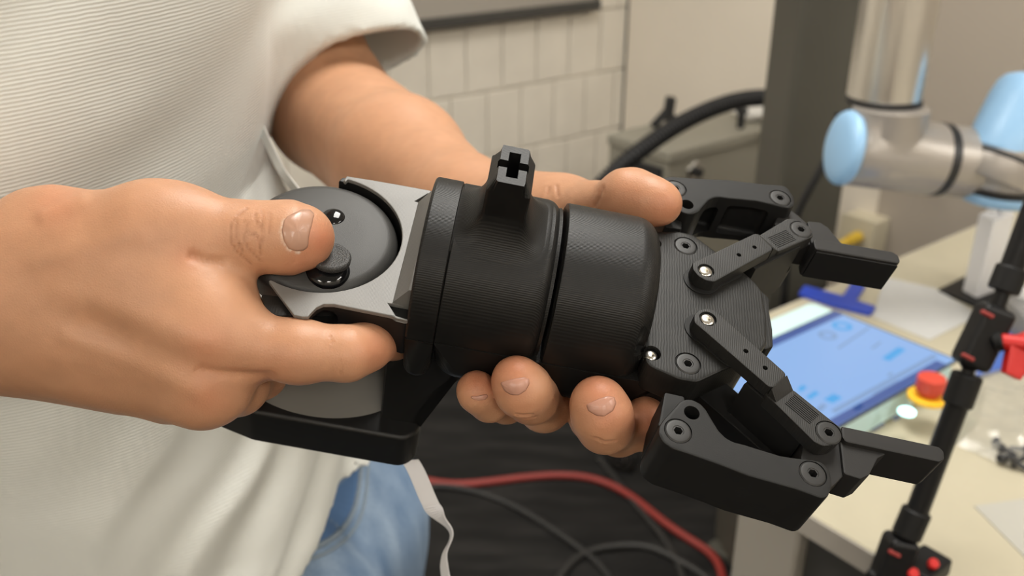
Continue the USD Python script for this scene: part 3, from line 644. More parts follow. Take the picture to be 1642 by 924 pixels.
# tendon lines and the hollow between the knuckles
def bulge(V, N, px, mask, line, w, h):
    d = seg_dist(px, np.array(line, float)); return V + N * (mask * h * np.exp(-(d / w) ** 2))[:, None]
for ln, w, h in (([(308, 411), (330, 418), (352, 421)], 8, -0.0013), ([(100, 470), (200, 500), (330, 548)], 22, 0.0007), ([(110, 540), (210, 580), (320, 630)], 16, 0.0007), ([(150, 520), (240, 565), (330, 595), (380, 608)], 26, -0.0016), ([(60, 420), (140, 395), (220, 372)], 18, 0.0006), ([(90, 600), (180, 622), (260, 640)], 22, -0.0006), ([(320, 598), (360, 604), (400, 606), (430, 604)], 9, -0.0012), ([(70, 345), (100, 330), (130, 322)], 14, 0.0010)):
    VR = bulge(VR, NR, pxR, face_R, ln, w, h)
def redden(T, px, mask, c, r, amt):
    d = np.linalg.norm(px - np.array(c), axis=1); return blend(T, RED, mask * amt * np.exp(-(d / r) ** 2))
for c_, r_, a_ in (((515, 385), 32, .75), ((480, 425), 30, .4), ((330, 555), 40, .3), ((335, 640), 35, .35), ((90, 325), 40, .35), ((610, 560), 40, .5), ((300, 412), 25, .3), ((440, 600), 60, .2)):
    TR = redden(TR, pxR, face_R, c_, r_, a_)
def z6(l): return [(720 + x / 6.6, 560 + y / 6.6) for x, y in l]
def z7(l): return [(900 + x / 5.78, 580 + y / 5.78) for x, y in l]
frontL = (NL[:, 2] > 0.1) & (-VL[:, 2] < 0.385)
VL = creases(VL, NL, pxL, frontL, TL, [z6([(680, 720), (760, 740), (850, 735), (930, 715)]), z6([(720, 690), (800, 700), (880, 690)]), z7([(310, 700), (400, 745), (500, 735)])], 1.5, 0.0005, 0.3)
VL = creases(VL, NL, pxL, face_L, TL, [[(968, 300), (963, 312), (955, 328)], [(962, 318), (954, 330)], [(880, 300), (877, 312)], [(893, 299), (895, 315)]], 2.2, 0.00045, 0.3)
for c_, r_, a_ in (((826, 588), 34, .7), ((960, 620), 40, .7), ((765, 610), 30, .75), ((1040, 668), 36, .75), ((1070, 335), 34, .5), ((1010, 305), 30, .2), ((975, 670), 30, .45), ((835, 645), 30, .25)):
    TL = redden(TL, pxL, face_L, c_, r_, a_)

cu = seg_dist(pxR, np.array([(463, 345), (455, 354), (451, 371), (454.5, 387), (463, 400), (479, 405)])); sel = nearR & (np.linalg.norm(pxR - np.array([470, 375]), axis=1) < 45)
TR = blend(TR, np.array([0.72, 0.62, 0.52]), sel * np.exp(-(cu / 2.6) ** 2) * np.clip(meshkit.noise(VR * 1400, 3) * 1.6 - 0.35, 0, 0.9))
# nails: a plate lying on the skin inside an outline
from scipy.spatial import cKDTree
def nail(outline, V, N, px, mask, centre, lift=0.0003, dome=0.0005):
    ids = np.nonzero(mask & (np.linalg.norm(px - np.array(centre), axis=1) < 75))[0]; tree = cKDTree(px[ids])
    o = Polygon(outline).buffer(-2).buffer(2, quad_segs=8); m = 48
    bd = np.array([o.exterior.interpolate(t, normalized=True).coords[0] for t in np.linspace(0, 1, m, endpoint=False)])
    c = np.array(centre, float); rr = np.linspace(1, 0.06, 9)
    P2 = np.vstack([c + (bd - c) * r for r in rr] + [c[None]]); rad = np.r_[np.repeat(rr, m), 0]
    dd, ii = tree.query(P2, k=12); zz_ = (-V[ids][:, 2])[ii]; w = (zz_ < zz_.min(1)[:, None] + 0.003) / (dd + 0.6) ** 2
    z = ((-V[ids][:, 2])[ii] * w).sum(1) / w.sum(1); nn = (N[ids][ii] * w[..., None]).sum(1); nn /= np.linalg.norm(nn, axis=1)[:, None]
    X = np.array([K(x, y, d) for (x, y), d in zip(P2, z)])
    top_ = X + nn * (np.where(rad >= 0.999, 0.0001, lift) + dome * (1 - rad ** 2))[:, None]; bot = X - nn * 0.0008
    f = []; i = np.arange(m); j = (i + 1) % m; n_ = len(P2)
    for k in range(len(rr) - 1):
        a0, b0 = k * m, (k + 1) * m; f += [np.stack([a0 + i, a0 + j, b0 + j], 1), np.stack([a0 + i, b0 + j, b0 + i], 1)]
    f.append(np.stack([(len(rr) - 1) * m + i, (len(rr) - 1) * m + j, np.full(m, n_ - 1)], 1)); f = np.vstack(f)
    f = np.vstack([f, f[:, ::-1] + n_, np.stack([i, n_ + i, n_ + j], 1), np.stack([i, n_ + j, j], 1)])
    t = trimesh.Trimesh(W(np.vstack([top_, bot])), f, process=False)
    if t.volume < 0: t.invert()
    return t
# ---- coarse body under the clothes, joined to the hands
def cw(a, b, ra, rb): return (np.array(a), np.array(b), ra, rb)
HX, HY = -0.215, 0.57
HEAD = [cw((HX - 0.035, HY, 1.50), (HX - 0.01, HY, 1.585), 0.057, 0.056), cw((HX - 0.02, HY, 1.685), (HX - 0.02, HY, 1.70), 0.094, 0.092), cw((HX + 0.01, HY, 1.66), (HX + 0.035, HY, 1.59), 0.075, 0.040), cw((HX + 0.095, HY, 1.67), (HX + 0.112, HY, 1.645), 0.010, 0.014),
        cw((HX - 0.02, HY - 0.088, 1.655), (HX - 0.015, HY - 0.086, 1.685), 0.014, 0.017), cw((HX - 0.02, HY + 0.088, 1.655), (HX - 0.015, HY + 0.086, 1.685), 0.014, 0.017), cw((HX + 0.075, HY - 0.018, 1.612), (HX + 0.075, HY + 0.018, 1.612), 0.011, 0.011)]
WSR, WSL = W(SHO_R), W(SHO_L)
TORSO = [cw((-0.26, 0.51, 0.98), (-0.255, 0.50, 1.34), 0.075, 0.078), cw((-0.26, 0.63, 0.98), (-0.255, 0.64, 1.34), 0.075, 0.078), cw((-0.26, 0.57, 0.98), (-0.255, 0.57, 1.36), 0.080, 0.082),
         cw(WSR, (-0.25, 0.55, 1.43), 0.050, 0.05), cw(WSL, (-0.25, 0.59, 1.43), 0.050, 0.05), cw((-0.25, 0.57, 1.42), (-0.24, 0.57, 1.52), 0.06, 0.056)]
ARMS = [cw(WSR, W(ELB_R), 0.052, 0.044), cw(W(ELB_R), W(K(-60, 480, .368)), 0.044, 0.032), cw(WSL, W(ELB_L), 0.050, 0.041)]
G_B = [(TORSO + HEAD + ARMS, 0.03, 0)]
lo_, hi_ = bbox(G_B, 0.12)
VB, FB = nets(lambda P: f_cones(P, G_B), lo_, hi_, 0.006)
TB = tone_of(VB)

Vall = np.vstack([W(VR), W(VL), VB]); Fall = np.vstack([FR, FL_ + len(VR), FB + len(VR) + len(VL)]); Tall = np.vstack([TR, TL, TB])
if (trimesh.Trimesh(W(VR), FR, process=False).volume) < 0: Fall = Fall[:, ::-1]

def skin():
    n = {'at': ('attribute', {'attribute': 'skin_tone'}), 'tc': ('texture_coordinate', {}),
         'p': ('principled_bsdf', {'roughness': 0.47, 'specular_ior_level': 0.42, 'subsurface_weight': 0.10, 'subsurface_radius': (1.0, 0.35, 0.2), 'subsurface_scale': 0.004}),
         'v': ('voronoi_texture', {'scale': 900, 'feature': 'distance_to_edge'}), 'nn': ('noise_texture', {'scale': 260, 'detail': 5}),
         'b1': ('bump', {'strength': 0.22, 'distance': 0.0004}), 'b2': ('bump', {'strength': 0.2, 'distance': 0.0006})}
    l = [('at.color', 'p.base_color'), ('tc.object', 'v.vector'), ('tc.object', 'nn.vector'), ('v.distance', 'b1.height'), ('nn.fac', 'b2.height'), ('b1.normal', 'b2.normal'), ('b2.normal', 'p.normal')]
    return usdkit.material(stage, '/World/Looks/skin', n, l, surface='p.BSDF')
m_skin = skin()
m_nail = mat('nail', (0.48, 0.25, 0.18), 0.3, spec=0.5, bump=[('noise', 300, 0.1, 0.0002)])
m_nail2 = mat('thumb_nail', (0.45, 0.255, 0.175), 0.28, spec=0.5, bump=[('noise', 300, 0.1, 0.0002)])
per = Thing('person', 'person in white ribbed t-shirt and blue jeans holding the black gripper with both hands', 'person', loc=(-0.2, 0.57, 0))
def skin_mesh(path, V, F, T):
    m = usdkit.mesh(stage, path, trimesh.Trimesh(V - per.off, F, process=False), m_skin, smooth=True)
    UsdGeom.PrimvarsAPI(m).CreatePrimvar('skin_tone', Sdf.ValueTypeNames.Color3fArray, 'vertex').Set(Vt.Vec3fArray.FromNumpy(T.astype(np.float32)))
skin_mesh(per.path + '/body', Vall, Fall, Tall); used[(per.path, 'body')] = 1
NR2, NL2 = vnorm(VR, FR), vnorm(VL, FL_)
thn = [(455, 354), (451.5, 371), (455.5, 387), (463, 399), (475, 403), (487, 402), (494, 396), (495, 381), (500, 361), (504, 343), (497, 336), (484, 336), (471, 342), (461, 347)]
per.part('thumbnail', nail(thn, VR, NR2, pxR, nearR, (478, 371)), m_nail2, 60)
per.part('fingernail', nail([(802, 614), (811, 611), (826, 607), (841, 605), (849, 608), (849, 616), (843, 627), (832, 634), (820, 634), (809, 627)], VL, NL2, pxL, frontL, (827, 620)), m_nail, 60)
per.part('fingernail', nail([(940, 649), (957, 641), (974, 635), (985, 637), (988, 647), (983, 659), (969, 668), (957, 667), (943, 659)], VL, NL2, pxL, frontL, (965, 653)), m_nail, 60)
per.part('fingernail', nail([(752, 635), (765, 635), (780, 632), (783, 636), (778, 641), (767, 642.5), (758, 640)], VL, NL2, pxL, frontL, (767, 638), 0.0005, 0.0002), m_nail, 60)

# ---- clothes
m_shirt = mat('white_ribbed_cotton', (0.74, 0.715, 0.645), 0.85, spec=0.2, bump=[('noise', 18, 0.12, 0.004)], extra=None)
def shirt_mat():
    n = {'tc': ('texture_coordinate', {}), 'mp': ('mapping', {'rotation': (0.0, 0.10, 0.0)}), 'w': ('wave_texture', {'scale': LW(1.8), 'bands_direction': 'z', 'distortion': 1.2, 'detail_scale': 0.8, 'detail': 2}),
         'b': ('bump', {'strength': 0.34, 'distance': 0.0006}), 'p': ('principled_bsdf', {'base_color': (0.68, 0.695, 0.665), 'roughness': 0.85, 'specular_ior_level': 0.2, 'sheen_weight': 0.1})}
    return usdkit.material(stage, '/World/Looks/ribbed_shirt', n, [('tc.object', 'mp.vector'), ('mp.vector', 'w.vector'), ('w.fac', 'b.height'), ('b.normal', 'p.normal')], surface='p.BSDF')
m_shirt = shirt_mat()
CUFF_L = K(572, 125, 0.70) + 0 * SHO_L; WCL = W(CUFF_L)
WCR = W(ELB_R) * 0.72 + WSR * 0.28
zk = [0.82, 0.90, 1.00, 1.13, 1.243, 1.32, 1.40, 1.46, 1.50]
fx = np.array([-0.098, -0.104, -0.130, -0.166, -0.146, -0.137, -0.140, -0.175, -0.20])
bx_ = np.array([-0.41, -0.41, -0.40, -0.385, -0.385, -0.385, -0.37, -0.33, -0.30]); ay = np.array([0.222, 0.220, 0.200, 0.184, 0.182, 0.180, 0.165, 0.115, 0.085])
def f_shirt(P):
    P = P.astype(np.float64); z = P[:, 2]
    xf, xb, a = np.interp(z, zk, fx), np.interp(z, zk, bx_), np.interp(z, zk, ay); cx, ax_ = (xf + xb) / 2, (xf - xb) / 2
    hy = HY + 0.062 * np.clip((1.16 - z) / 0.24, 0, 1)
    th = np.arctan2((P[:, 1] - hy) / a, (P[:, 0] - cx) / ax_)
    rho = np.sqrt(((P[:, 0] - cx) / ax_) ** 2 + ((P[:, 1] - hy) / a) ** 2)
    s = th * 0.15
    low = np.clip((1.10 - z) / 0.2, 0, 1)
    wob = meshkit.fbm(np.stack([s * 9, z * 9, 0 * z], 1), 2, 5) - 0.5
    q = s * 0.68 - (z - 0.95) * 0.74
    ridge = lambda x: 1 - np.abs(np.sin(x)) ** 0.8 * 1.2
    fold = 0.0050 * low * ridge(q * 62 + wob * 3.0) * np.clip(1.25 - np.abs(th + 0.55) / 1.1, 0, 1) + 0.0030 * low * np.sin(q * 190 + 1.0 + wob * 6) * np.clip(1.15 - np.abs(th + 0.45) / 0.9, 0, 1)
    fold += 0.009 * wob * (0.6 + low) + 0.003 * np.sin((s * 0.6 - z * 0.8) * 48 + wob * 6) * np.clip((z - 1.0) / 0.2, 0, 1)
    d = (rho - 1) * np.minimum(ax_, a) - fold
    sl = []
    for A, Bc, r0, r1, sd in ((WSR, WCR, 0.078, 0.072, 3), (WSL, WCL, 0.082, 0.063, 4)):
        ab = Bc - A; Lq = np.linalg.norm(ab); t = ((P - A) @ ab) / Lq ** 2; tc = np.clip(t, -0.1, 1.2)
        rad = np.linalg.norm(P - A - tc[:, None] * ab, axis=1)
        e = rad - (r0 + (r1 - r0) * np.clip(t, 0, 1)) - 0.014 * (meshkit.fbm(P * 14, 2, sd) - 0.5) - 0.003 * np.sin(t * 16 + meshkit.fbm(P * 10, 2, 1) * 9)
        cut = (t - 1.0) * Lq if sd == 3 else (P - W(K(560, 97, 0.69))) @ (R_CAM @ np.array([0.35, -0.937, 0.0]))
        e = np.maximum(e, cut)
        e = np.maximum(e, -np.maximum(rad - (r1 - 0.008), -cut - 0.035))      # hollow cuff
        sl.append(e)
    k = 0.05
    for e in sl:
        h = np.maximum(k - np.abs(d - e), 0) / k; d = np.minimum(d, e) - h * h * k / 4
    d = np.maximum(d, 0.903 + np.interp(P[:, 1], [0.40, 0.47, 0.52, 0.55, 0.59, 0.63], [-0.037, -0.027, 0.0, 0.012, 0.005, 0.0]) - z); d = np.maximum(d, -np.maximum((rho - 1) * np.minimum(ax_, a) + 0.006 - fold, z - 0.945))
    d = np.maximum(d, z - 1.485)
    return d.astype(np.float32)
loS = np.array([-0.50, 0.26, 0.845]); hiS = np.array([0.06, 0.94, 1.52])
VS, FS = nets(f_shirt, loS, hiS, 0.0036, 6)
sh_ = trimesh.Trimesh(VS, FS, process=False)
if sh_.volume < 0: sh_.invert()
per.part('shirt', sh_, m_shirt, True)
def denim(n, l):
    n['mp'] = ('mapping', {'scale': (1, 1, 0.25)}); n['n1'] = ('noise_texture', {'scale': 30, 'detail': 6}); n['n2'] = ('noise_texture', {'scale': 900, 'detail': 2})
    n['r1'] = ('rgb_ramp', {'ramp': [(0.3, (0.10, 0.165, 0.275)), (0.7, (0.26, 0.345, 0.46))]}); n['r2'] = ('rgb_ramp', {'ramp': [(0.3, (0.85, 0.85, 0.85)), (0.7, (1.1, 1.1, 1.1))]}); n['mx'] = ('mix', {'mix_type': 'multiply', 'fac': 1.0})
    l += [('tc.object', 'mp.vector'), ('mp.vector', 'n1.vector'), ('n1.fac', 'r1.fac'), ('tc.object', 'n2.vector'), ('n2.fac', 'r2.fac'), ('r1.color', 'mx.color1'), ('r2.color', 'mx.color2'), ('mx.color', 'p.base_color')]
m_denim = mat('faded_denim', (0.3, 0.4, 0.5), 0.85, spec=0.2, extra=denim, bump=[('noise', 700, 0.4, 0.0008)])
m_denim2 = mat('denim_lining', (0.09, 0.17, 0.33), 0.85, spec=0.2, bump=[('noise', 700, 0.4, 0.0008)])
m_seam = mat('denim_seam', (0.22, 0.27, 0.32), 0.85, spec=0.2)
LEG = []
for y in (0.535, 0.670):
    dx = -0.035 if y < 0.6 else 0.0
    LEG += [cw((-0.245 + dx * 0.6, y, 1.0), (-0.207 + dx, y, 0.88), 0.062, 0.078), cw((-0.207 + dx, y, 0.88), (-0.180 + dx * 0.6, y, 0.785), 0.078, 0.098), cw((-0.180 + dx * 0.6, y, 0.785), (-0.165, y, 0.50), 0.098, 0.080), cw((-0.165, y, 0.50), (-0.20, y, 0.11), 0.080, 0.066)]
LEG += [cw((-0.24, 0.56, 0.98), (-0.24, 0.64, 0.98), 0.072, 0.072)]
G_J = [(LEG, 0.03, 0)]
def f_jean(P):
    d = f_cones(P, G_J); z = P[:, 2]
    d = d - 0.006 * (meshkit.fbm(P.astype(float) * (14, 14, 8), 3, 6) - 0.5)
    return np.maximum(np.maximum(d, 0.055 - z), z - 1.02).astype(np.float32)
lo_, hi_ = bbox(G_J, 0.14); VJ, FJ = nets(f_jean, lo_, hi_, 0.006)
jn = trimesh.Trimesh(VJ, FJ, process=False)
if jn.volume < 0: jn.invert()
jp = per.part('jeans', jn, m_denim, True)
VJc = back(VJ); NJ = vnorm(VJ, np.array(jn.faces)) @ R_CAM; pxJ = px_of(VJc)
idj = np.nonzero((NJ[:, 2] > 0.05) & (pxJ[:, 0] > 300) & (pxJ[:, 0] < 760) & (pxJ[:, 1] > 650) & (pxJ[:, 1] < 1050))[0]; tj = cKDTree(pxJ[idj])
def on_jeans(pts, off):
    P2 = np.array(pts, float); dd, ii = tj.query(P2, k=6); w = 1 / (dd + 2) ** 2
    z = ((-VJc[idj][:, 2])[ii] * w).sum(1) / w.sum(1); nn = (NJ[idj][ii] * w[..., None]).sum(1); nn /= np.linalg.norm(nn, axis=1)[:, None]
    return W(np.array([K(x, y, d) for (x, y), d in zip(P2, z)]) + nn * off)
c1 = spline([(578, 745), (573, 790), (558, 835), (525, 868), (490, 882)], 50); c2 = spline([(590, 748), (586, 795), (570, 845), (532, 882), (492, 898)], 50)
per.part('pocket_seam', tube(on_jeans(c1, 0.0005), 0.0022, 8), m_seam, True, parent=jp); per.part('pocket_seam', tube(on_jeans(c2, 0.0002), 0.0014, 8), m_seam, True, parent=jp)
pk = [(c1[i] + (np.array([520, 800]) - c1[i]) * t) for i in range(0, 50) for t in (0.0, 0.2, 0.4, 0.6, 0.8)]
pv = on_jeans(pk, 0.0008); fl = []
for i in range(49):
    for k in range(4): a, b = i * 5 + k, (i + 1) * 5 + k; fl += [(a, b, b + 1), (a, b + 1, a + 1)]
pv2 = np.vstack([pv, on_jeans(pk, -0.0008)]); fl = np.array(fl); fl = np.vstack([fl, fl[:, ::-1] + len(pv)])
per.part('pocket_lining', trimesh.Trimesh(pv2, fl, process=False), m_denim2, True, parent=jp, label='darker blue lining of the front pocket')
m_shoe = mat('dark_shoe', (0.04, 0.04, 0.045), 0.6); m_hair = mat('dark_hair', (0.03, 0.02, 0.014), 0.5, bump=[('noise', 250, 0.6, 0.002)])
for y in (0.535, 0.670):
    G_S = [([cw((-0.23, y, 0.045), (-0.10, y, 0.035), 0.044, 0.036), cw((-0.10, y, 0.035), (-0.035, y, 0.030), 0.036, 0.030), cw((-0.21, y, 0.05), (-0.20, y, 0.11), 0.042, 0.045)], 0.02, 0)]
    a_, b_ = bbox(G_S, 0.06); v_, f_ = nets(lambda P: np.maximum(f_cones(P, G_S), 0.002 - P[:, 2]), a_, b_, 0.005)
    t_ = trimesh.Trimesh(v_, f_, process=False)
    if t_.volume < 0: t_.invert()
    per.part('shoe', t_, m_shoe, True)
G_H = [([cw((HX - 0.035, HY, 1.70), (HX - 0.025, HY, 1.725), 0.098, 0.094), cw((HX - 0.07, HY, 1.66), (HX - 0.06, HY, 1.62), 0.070, 0.058), cw((HX + 0.05, HY - 0.03, 1.765), (HX + 0.05, HY + 0.03, 1.765), 0.035, 0.035)], 0.03, 0)]
a_, b_ = bbox(G_H, 0.12); v_, f_ = nets(lambda P: f_cones(P, G_H), a_, b_, 0.006)
t_ = trimesh.Trimesh(v_, f_, process=False)
if t_.volume < 0: t_.invert()
per.part('hair', t_, m_hair, True)
m_eye = mat('eye_white', (0.75, 0.73, 0.70), 0.2)
for s in (-1, 1): per.part('eye', moved(trimesh.creation.icosphere(2, 0.012), None, (HX + 0.0735, HY + s * 0.032, 1.682)), m_eye, True)

m_top = mat('cream_laminate', (0.445, 0.405, 0.30), 0.45, var=0.01)
m_edge = mat('grey_edge_band', (0.42, 0.39, 0.345), 0.45)
m_leg = mat('grey_powder_coat', (0.36, 0.335, 0.29), 0.45)
m_under = mat('dark_panel', (0.055, 0.053, 0.049), 0.6)
m_blk = mat('matte_black_metal', (0.008, 0.008, 0.0085), 0.42, spec=0.25)
m_blk2 = mat('black_rubberised', (0.007, 0.007, 0.007), 0.55, spec=0.25)
m_red = mat('red_plastic', (0.55, 0.018, 0.016), 0.35)
m_redd = mat('dark_red_plastic', (0.25, 0.02, 0.016), 0.5)
m_redbtn = mat('red_button', (0.55, 0.055, 0.03), 0.45)
m_yel = mat('yellow_plastic', (0.85, 0.50, 0.02), 0.45)
TZ = 0.75
tB, mA = TM(*on_z(1300.8, 827.6, TZ)[:2])[0], TM(*on_z(1237, 499, TZ)[:2])[1]
tF, mN = -0.16, mA - 1.15
tb = Thing('work_table', 'cream-topped work table with grey edge band carrying the control tablet', 'table', loc=RT((tB + tF) / 2, (mA + mN) / 2, 0))
tb.part('tabletop', WB((tB + 0.0015, mN + 0.0015, TZ - 0.024), (tF, mA - 0.0015, TZ), 0.001), m_top)
tb.part('edge_band', WB((tB - 0.001, mN, TZ - 0.0255), (tB + 0.001, mA, TZ - 0.0008), 0.0005), m_edge)
tb.part('edge_band', WB((tB - 0.001, mA - 0.001, TZ - 0.0255), (tF, mA + 0.001, TZ - 0.0008), 0.0005), m_edge)
q = TM(*on_z(1280, 850, 0.725)[:2])
for tt in (tB + 0.004, tF - 0.08):
    for mm in (q[1], mN + 0.1):
        tb.part('leg', WB((tt, mm, 0), (tt + 0.07, mm + 0.0, TZ - 0.0258) if False else (tt + 0.07, mm + 0.075, TZ - 0.0258), 0.003), m_leg)
tb.part('crossbar', WB((tB + 0.02, mN + 0.1, 0.60), (tB + 0.045, q[1], TZ - 0.0258), 0.002), m_under, label='dark grey panel under the table edge')
tb.part('back_panel', WB((tB + 0.07, mN + 0.05, 0.05), (tB + 0.09, q[1] , 0.62), 0.002), m_under)

# control tablet (teach pendant)
m_pend = mat('pale_aqua_plastic', (0.50, 0.68, 0.69), 0.7)
m_bez = mat('tablet_bezel', (0.03, 0.04, 0.06), 0.3)
def scr(name, col, e):
    return mat(name, (0.02, 0.02, 0.025), 0.3, extra=lambda n, l: n['p'][1].update(emission_color=col, emission_strength=e))
m_scr = scr('screen_light_blue', (0.30, 0.52, 0.93), 0.85)
m_scrh = scr('screen_header_blue', (0.05, 0.11, 0.36), 0.9)
m_scri = scr('screen_icon_blue', (0.06, 0.40, 0.85), 0.9)
m_scrg = scr('screen_line_grey', (0.22, 0.36, 0.62), 0.9)
m_scrd = scr('screen_mark_dark', (0.06, 0.10, 0.18), 0.6)
m_lit = mat('lit_button', (0.55, 0.98, 1.0), 0.4, emit=2.2)
PZ = 0.788
O_ = on_z(1302, 484, PZ)
def PB(px, py, z=PZ):                            # tablet frame: a across (towards the buttons), b along, from the far corner
    d = on_z(px, py, z)[:2] - O_[:2]; return np.array([d @ WN, -(d @ WD)])
RP = np.array([[WN[0], WD[0], 0], [WN[1], WD[1], 0], [0, 0, 1.0]])   # (a, -b, z)
pd4 = np.eye(4); pd4[:3, :3] = RP; pd4[:3, 3] = O_
pen = Thing('control_tablet', 'pale blue control tablet with lit screen and red stop button lying on table', 'tablet', mat4=pd4)
PWID = PB(1540, 570)[0] + 0.002; PLEN = 0.276
def prect(a0, b0, a1, b1): return Polygon([(a0, -b0), (a1, -b0), (a1, -b1), (a0, -b1)])
pen.part('housing', ring_slab(prect(-0.002, -0.002, PWID, PLEN).buffer(-0.012).buffer(0.012, quad_segs=8), TZ - PZ + 0.003, 0.0, 0.005, 3), m_pend, 40)
s0, s1, s2, s3 = PB(1325, 499), PB(1520, 568), PB(1365, 690), PB(1242, 551)
SA0, SA1, SB0, SB1 = (s0[0] + s3[0]) / 2, (s1[0] + s2[0]) / 2, (s0[1] + s1[1]) / 2, (s0[1] + s1[1]) / 2 + 0.262
pen.part('bezel', ring_slab(prect(SA0 - 0.003, SB0 - 0.003, SA1 + 0.002, min(SB1 + 0.003, PLEN - 0.01)), -0.003, 0.0004, 0.0002), m_bez)
sc = pen.part('screen', ring_slab(prect(SA0, SB0, SA1, min(SB1, PLEN - 0.010)), -0.002, 0.0008, 0.0002), m_scr)
def icon(name, poly, m, h=0.0012): pen.part(name, ring_slab(poly, 0.0007, h, 0.0001), m, False, parent=sc)
SB1 = min(SB1, PLEN - 0.010)
icon('header_bar', prect(SA0, SB0, SA0 + 0.013, SB1), m_scrh)
icon('footer_bar', prect(SA1 - 0.012, SB0 + 0.02, SA1, SB1), m_scrh)
icon('footer_line', prect(SA1 - 0.022, SB0 + 0.01, SA1 - 0.016, SB1 - 0.05), m_scrg)
for px, py, r in ((1350, 524, 0.0125), (1327, 539, 0.0115)):
    a, b = PB(px, py); icon('dial', Point(a, -b).buffer(r).difference(Point(a, -b).buffer(r * 0.55)), m_scri if px > 1340 else m_scrg)
def bar(p, q, w, m, nm='bar'):
    a, b = PB(*p), PB(*q); icon(nm, LineString([(a[0], -a[1]), (b[0], -b[1])]).buffer(w, cap_style=2), m)
bar((1394, 526), (1344, 560), 0.0016, m_scrg, 'rule'); bar((1412, 550), (1398, 560), 0.0015, m_scrg, 'rule')
bar((1446, 560), (1420, 578), 0.0048, m_scri); bar((1343, 636), (1328, 645), 0.0055, m_scri); bar((1310, 630), (1296, 640), 0.003, m_scri); bar((1290, 620), (1282, 628), 0.003, m_scri); bar((1322, 650), (1312, 660), 0.003, m_scrg)
bar((1382, 650), (1370, 659), 0.0032, m_scrd, 'mark'); bar((1430, 600), (1424, 604), 0.002, m_scrg, 'rule'); bar((1440, 612), (1400, 634), 0.0012, m_scrg, 'rule')
a, b = PB(1488, 638)
pen.part('stop_collar', moved(lathe([(0.0215, -0.001), (0.0215, 0.0028), (0.020, 0.0036), (0.012, 0.0036)], 48), None, (a, -b, 0)), m_yel, label='yellow collar')
pen.part('stop_button', moved(lathe([(0.010, 0.003), (0.012, 0.008), (0.0145, 0.010), (0.0152, 0.012), (0.0152, 0.0235), (0.0142, 0.0255), (0.010, 0.0262), (0.001, 0.0264)], 48), None, (a, -b, 0)), m_redbtn, label='red emergency stop button')
a, b = PB(1454, 661)
pen.part('power_button', moved(lathe([(0.0088, -0.001), (0.0088, 0.0016), (0.0078, 0.0024), (0.001, 0.0026)], 40), None, (a, -b, 0)), m_lit, label='glowing round power button')
a, b = PB(1408, 685); pen.part('printed_mark', moved(cbox((-0.0016, -0.011, -0.0005), (0.0016, 0.011, 0.0003)), None, (a, -b, 0)), m_scrd)
a, b = PB(1437, 670); pen.part('printed_mark', moved(cbox((-0.0028, -0.005, -0.0005), (0.0028, 0.005, 0.0003)), None, (a, -b, 0)), m_scrd)

# things lying on the table
def flat(pts, z0, z1, r=0.002, b=0.0004): return ring_slab(smooth_poly(np.array([on_z(x, y, z1)[:2] for x, y in pts]), r), z0, z1, b)
m_blue = mat('blue_print', (0.02, 0.055, 0.42), 0.45)
single('blue_bracket', flat([(1281, 470), (1290, 457), (1352, 474), (1366, 452), (1388, 457), (1372, 481), (1404, 491), (1396, 503), (1336, 489)], TZ, TZ + 0.005), m_blue, 'blue printed bracket lying on table beyond the tablet', 'bracket')
m_paper = mat('white_paper', (0.50, 0.50, 0.49), 0.6)
single('paper_sheet', flat([(1418, 444), (1500, 462), (1570, 505), (1490, 545), (1400, 508)], TZ, TZ + 0.0012, 0.001, 0.0002), m_paper, 'blank white paper sheet on table beyond the tablet', 'paper')
m_film = mat('frosted_sheet', (0.41, 0.40, 0.36), 0.4)
single('film_sheet', flat([(1562, 811), (1700, 792), (1760, 1010)], TZ, TZ + 0.0012, 0.001, 0.0002), m_film, 'pale grey translucent sheet at right front of table', 'sheet')
bz = TZ + 0.004
bp = single('base_plate', flat([(1505, 464), (1553, 440), (1660, 478), (1612, 512)], TZ, bz, 0.001), m_blk, 'thin black square plate under the white block', 'plate')
m_wht = mat('white_print', (0.74, 0.74, 0.76), 0.5, bump=[('z', LW(1.2), 0.2, 0.0003)])
wb = Thing('white_block', 'upright white printed block standing on black plate', 'block', loc=on_z(1566, 470, bz))
wp_ = np.array([on_z(x, y, bz)[:2] for x, y in ((1543, 466), (1566, 479), (1599, 466), (1575, 450))])
wb.part('body', ring_slab(Polygon(wp_).buffer(-0.003).buffer(0.003), bz, bz + 0.118, 0.001), m_wht)
wc = wp_.mean(0)
for k, (dx, dy, hh) in enumerate(((-0.006, 0.004, 0.006), (0.008, -0.004, 0.004), (0.004, 0.008, 0.007))):
    wb.part('top_lug', moved(rbox((0.012, 0.010, hh * 2), 0.002), None, (wc[0] + dx, wc[1] + dy, bz + 0.118 + hh * 0.5)), m_wht)
m_gry = mat('grey_plastic', (0.22, 0.215, 0.21), 0.4)
gb = Thing('grey_device', 'small grey box with white knob half hidden at right behind the black arm', 'device', loc=on_z(1660, 520, TZ))
gp = np.array([on_z(x, y, TZ + 0.04)[:2] for x, y in ((1612, 478), (1660, 460), (1720, 500), (1650, 516))])
gb.part('case', ring_slab(smooth_poly(gp, 0.002), TZ, TZ + 0.04, 0.002), m_gry)
gb.part('knob', moved(lathe([(0.009, 0), (0.009, 0.010), (0.007, 0.013), (0.001, 0.0135)], 32), None, on_z(1643, 476, TZ + 0.04)), m_wht, label='white round knob')
m_bluecloth = mat('blue_film', (0.05, 0.12, 0.42), 0.35)
single('blue_pouch', flat([(1562, 604), (1592, 540), (1612, 512), (1720, 520), (1700, 560), (1640, 572), (1600, 592)], TZ, TZ + 0.006, 0.003, 0.002), m_bluecloth, 'flat blue plastic pouch behind the black arm joint', 'pouch')
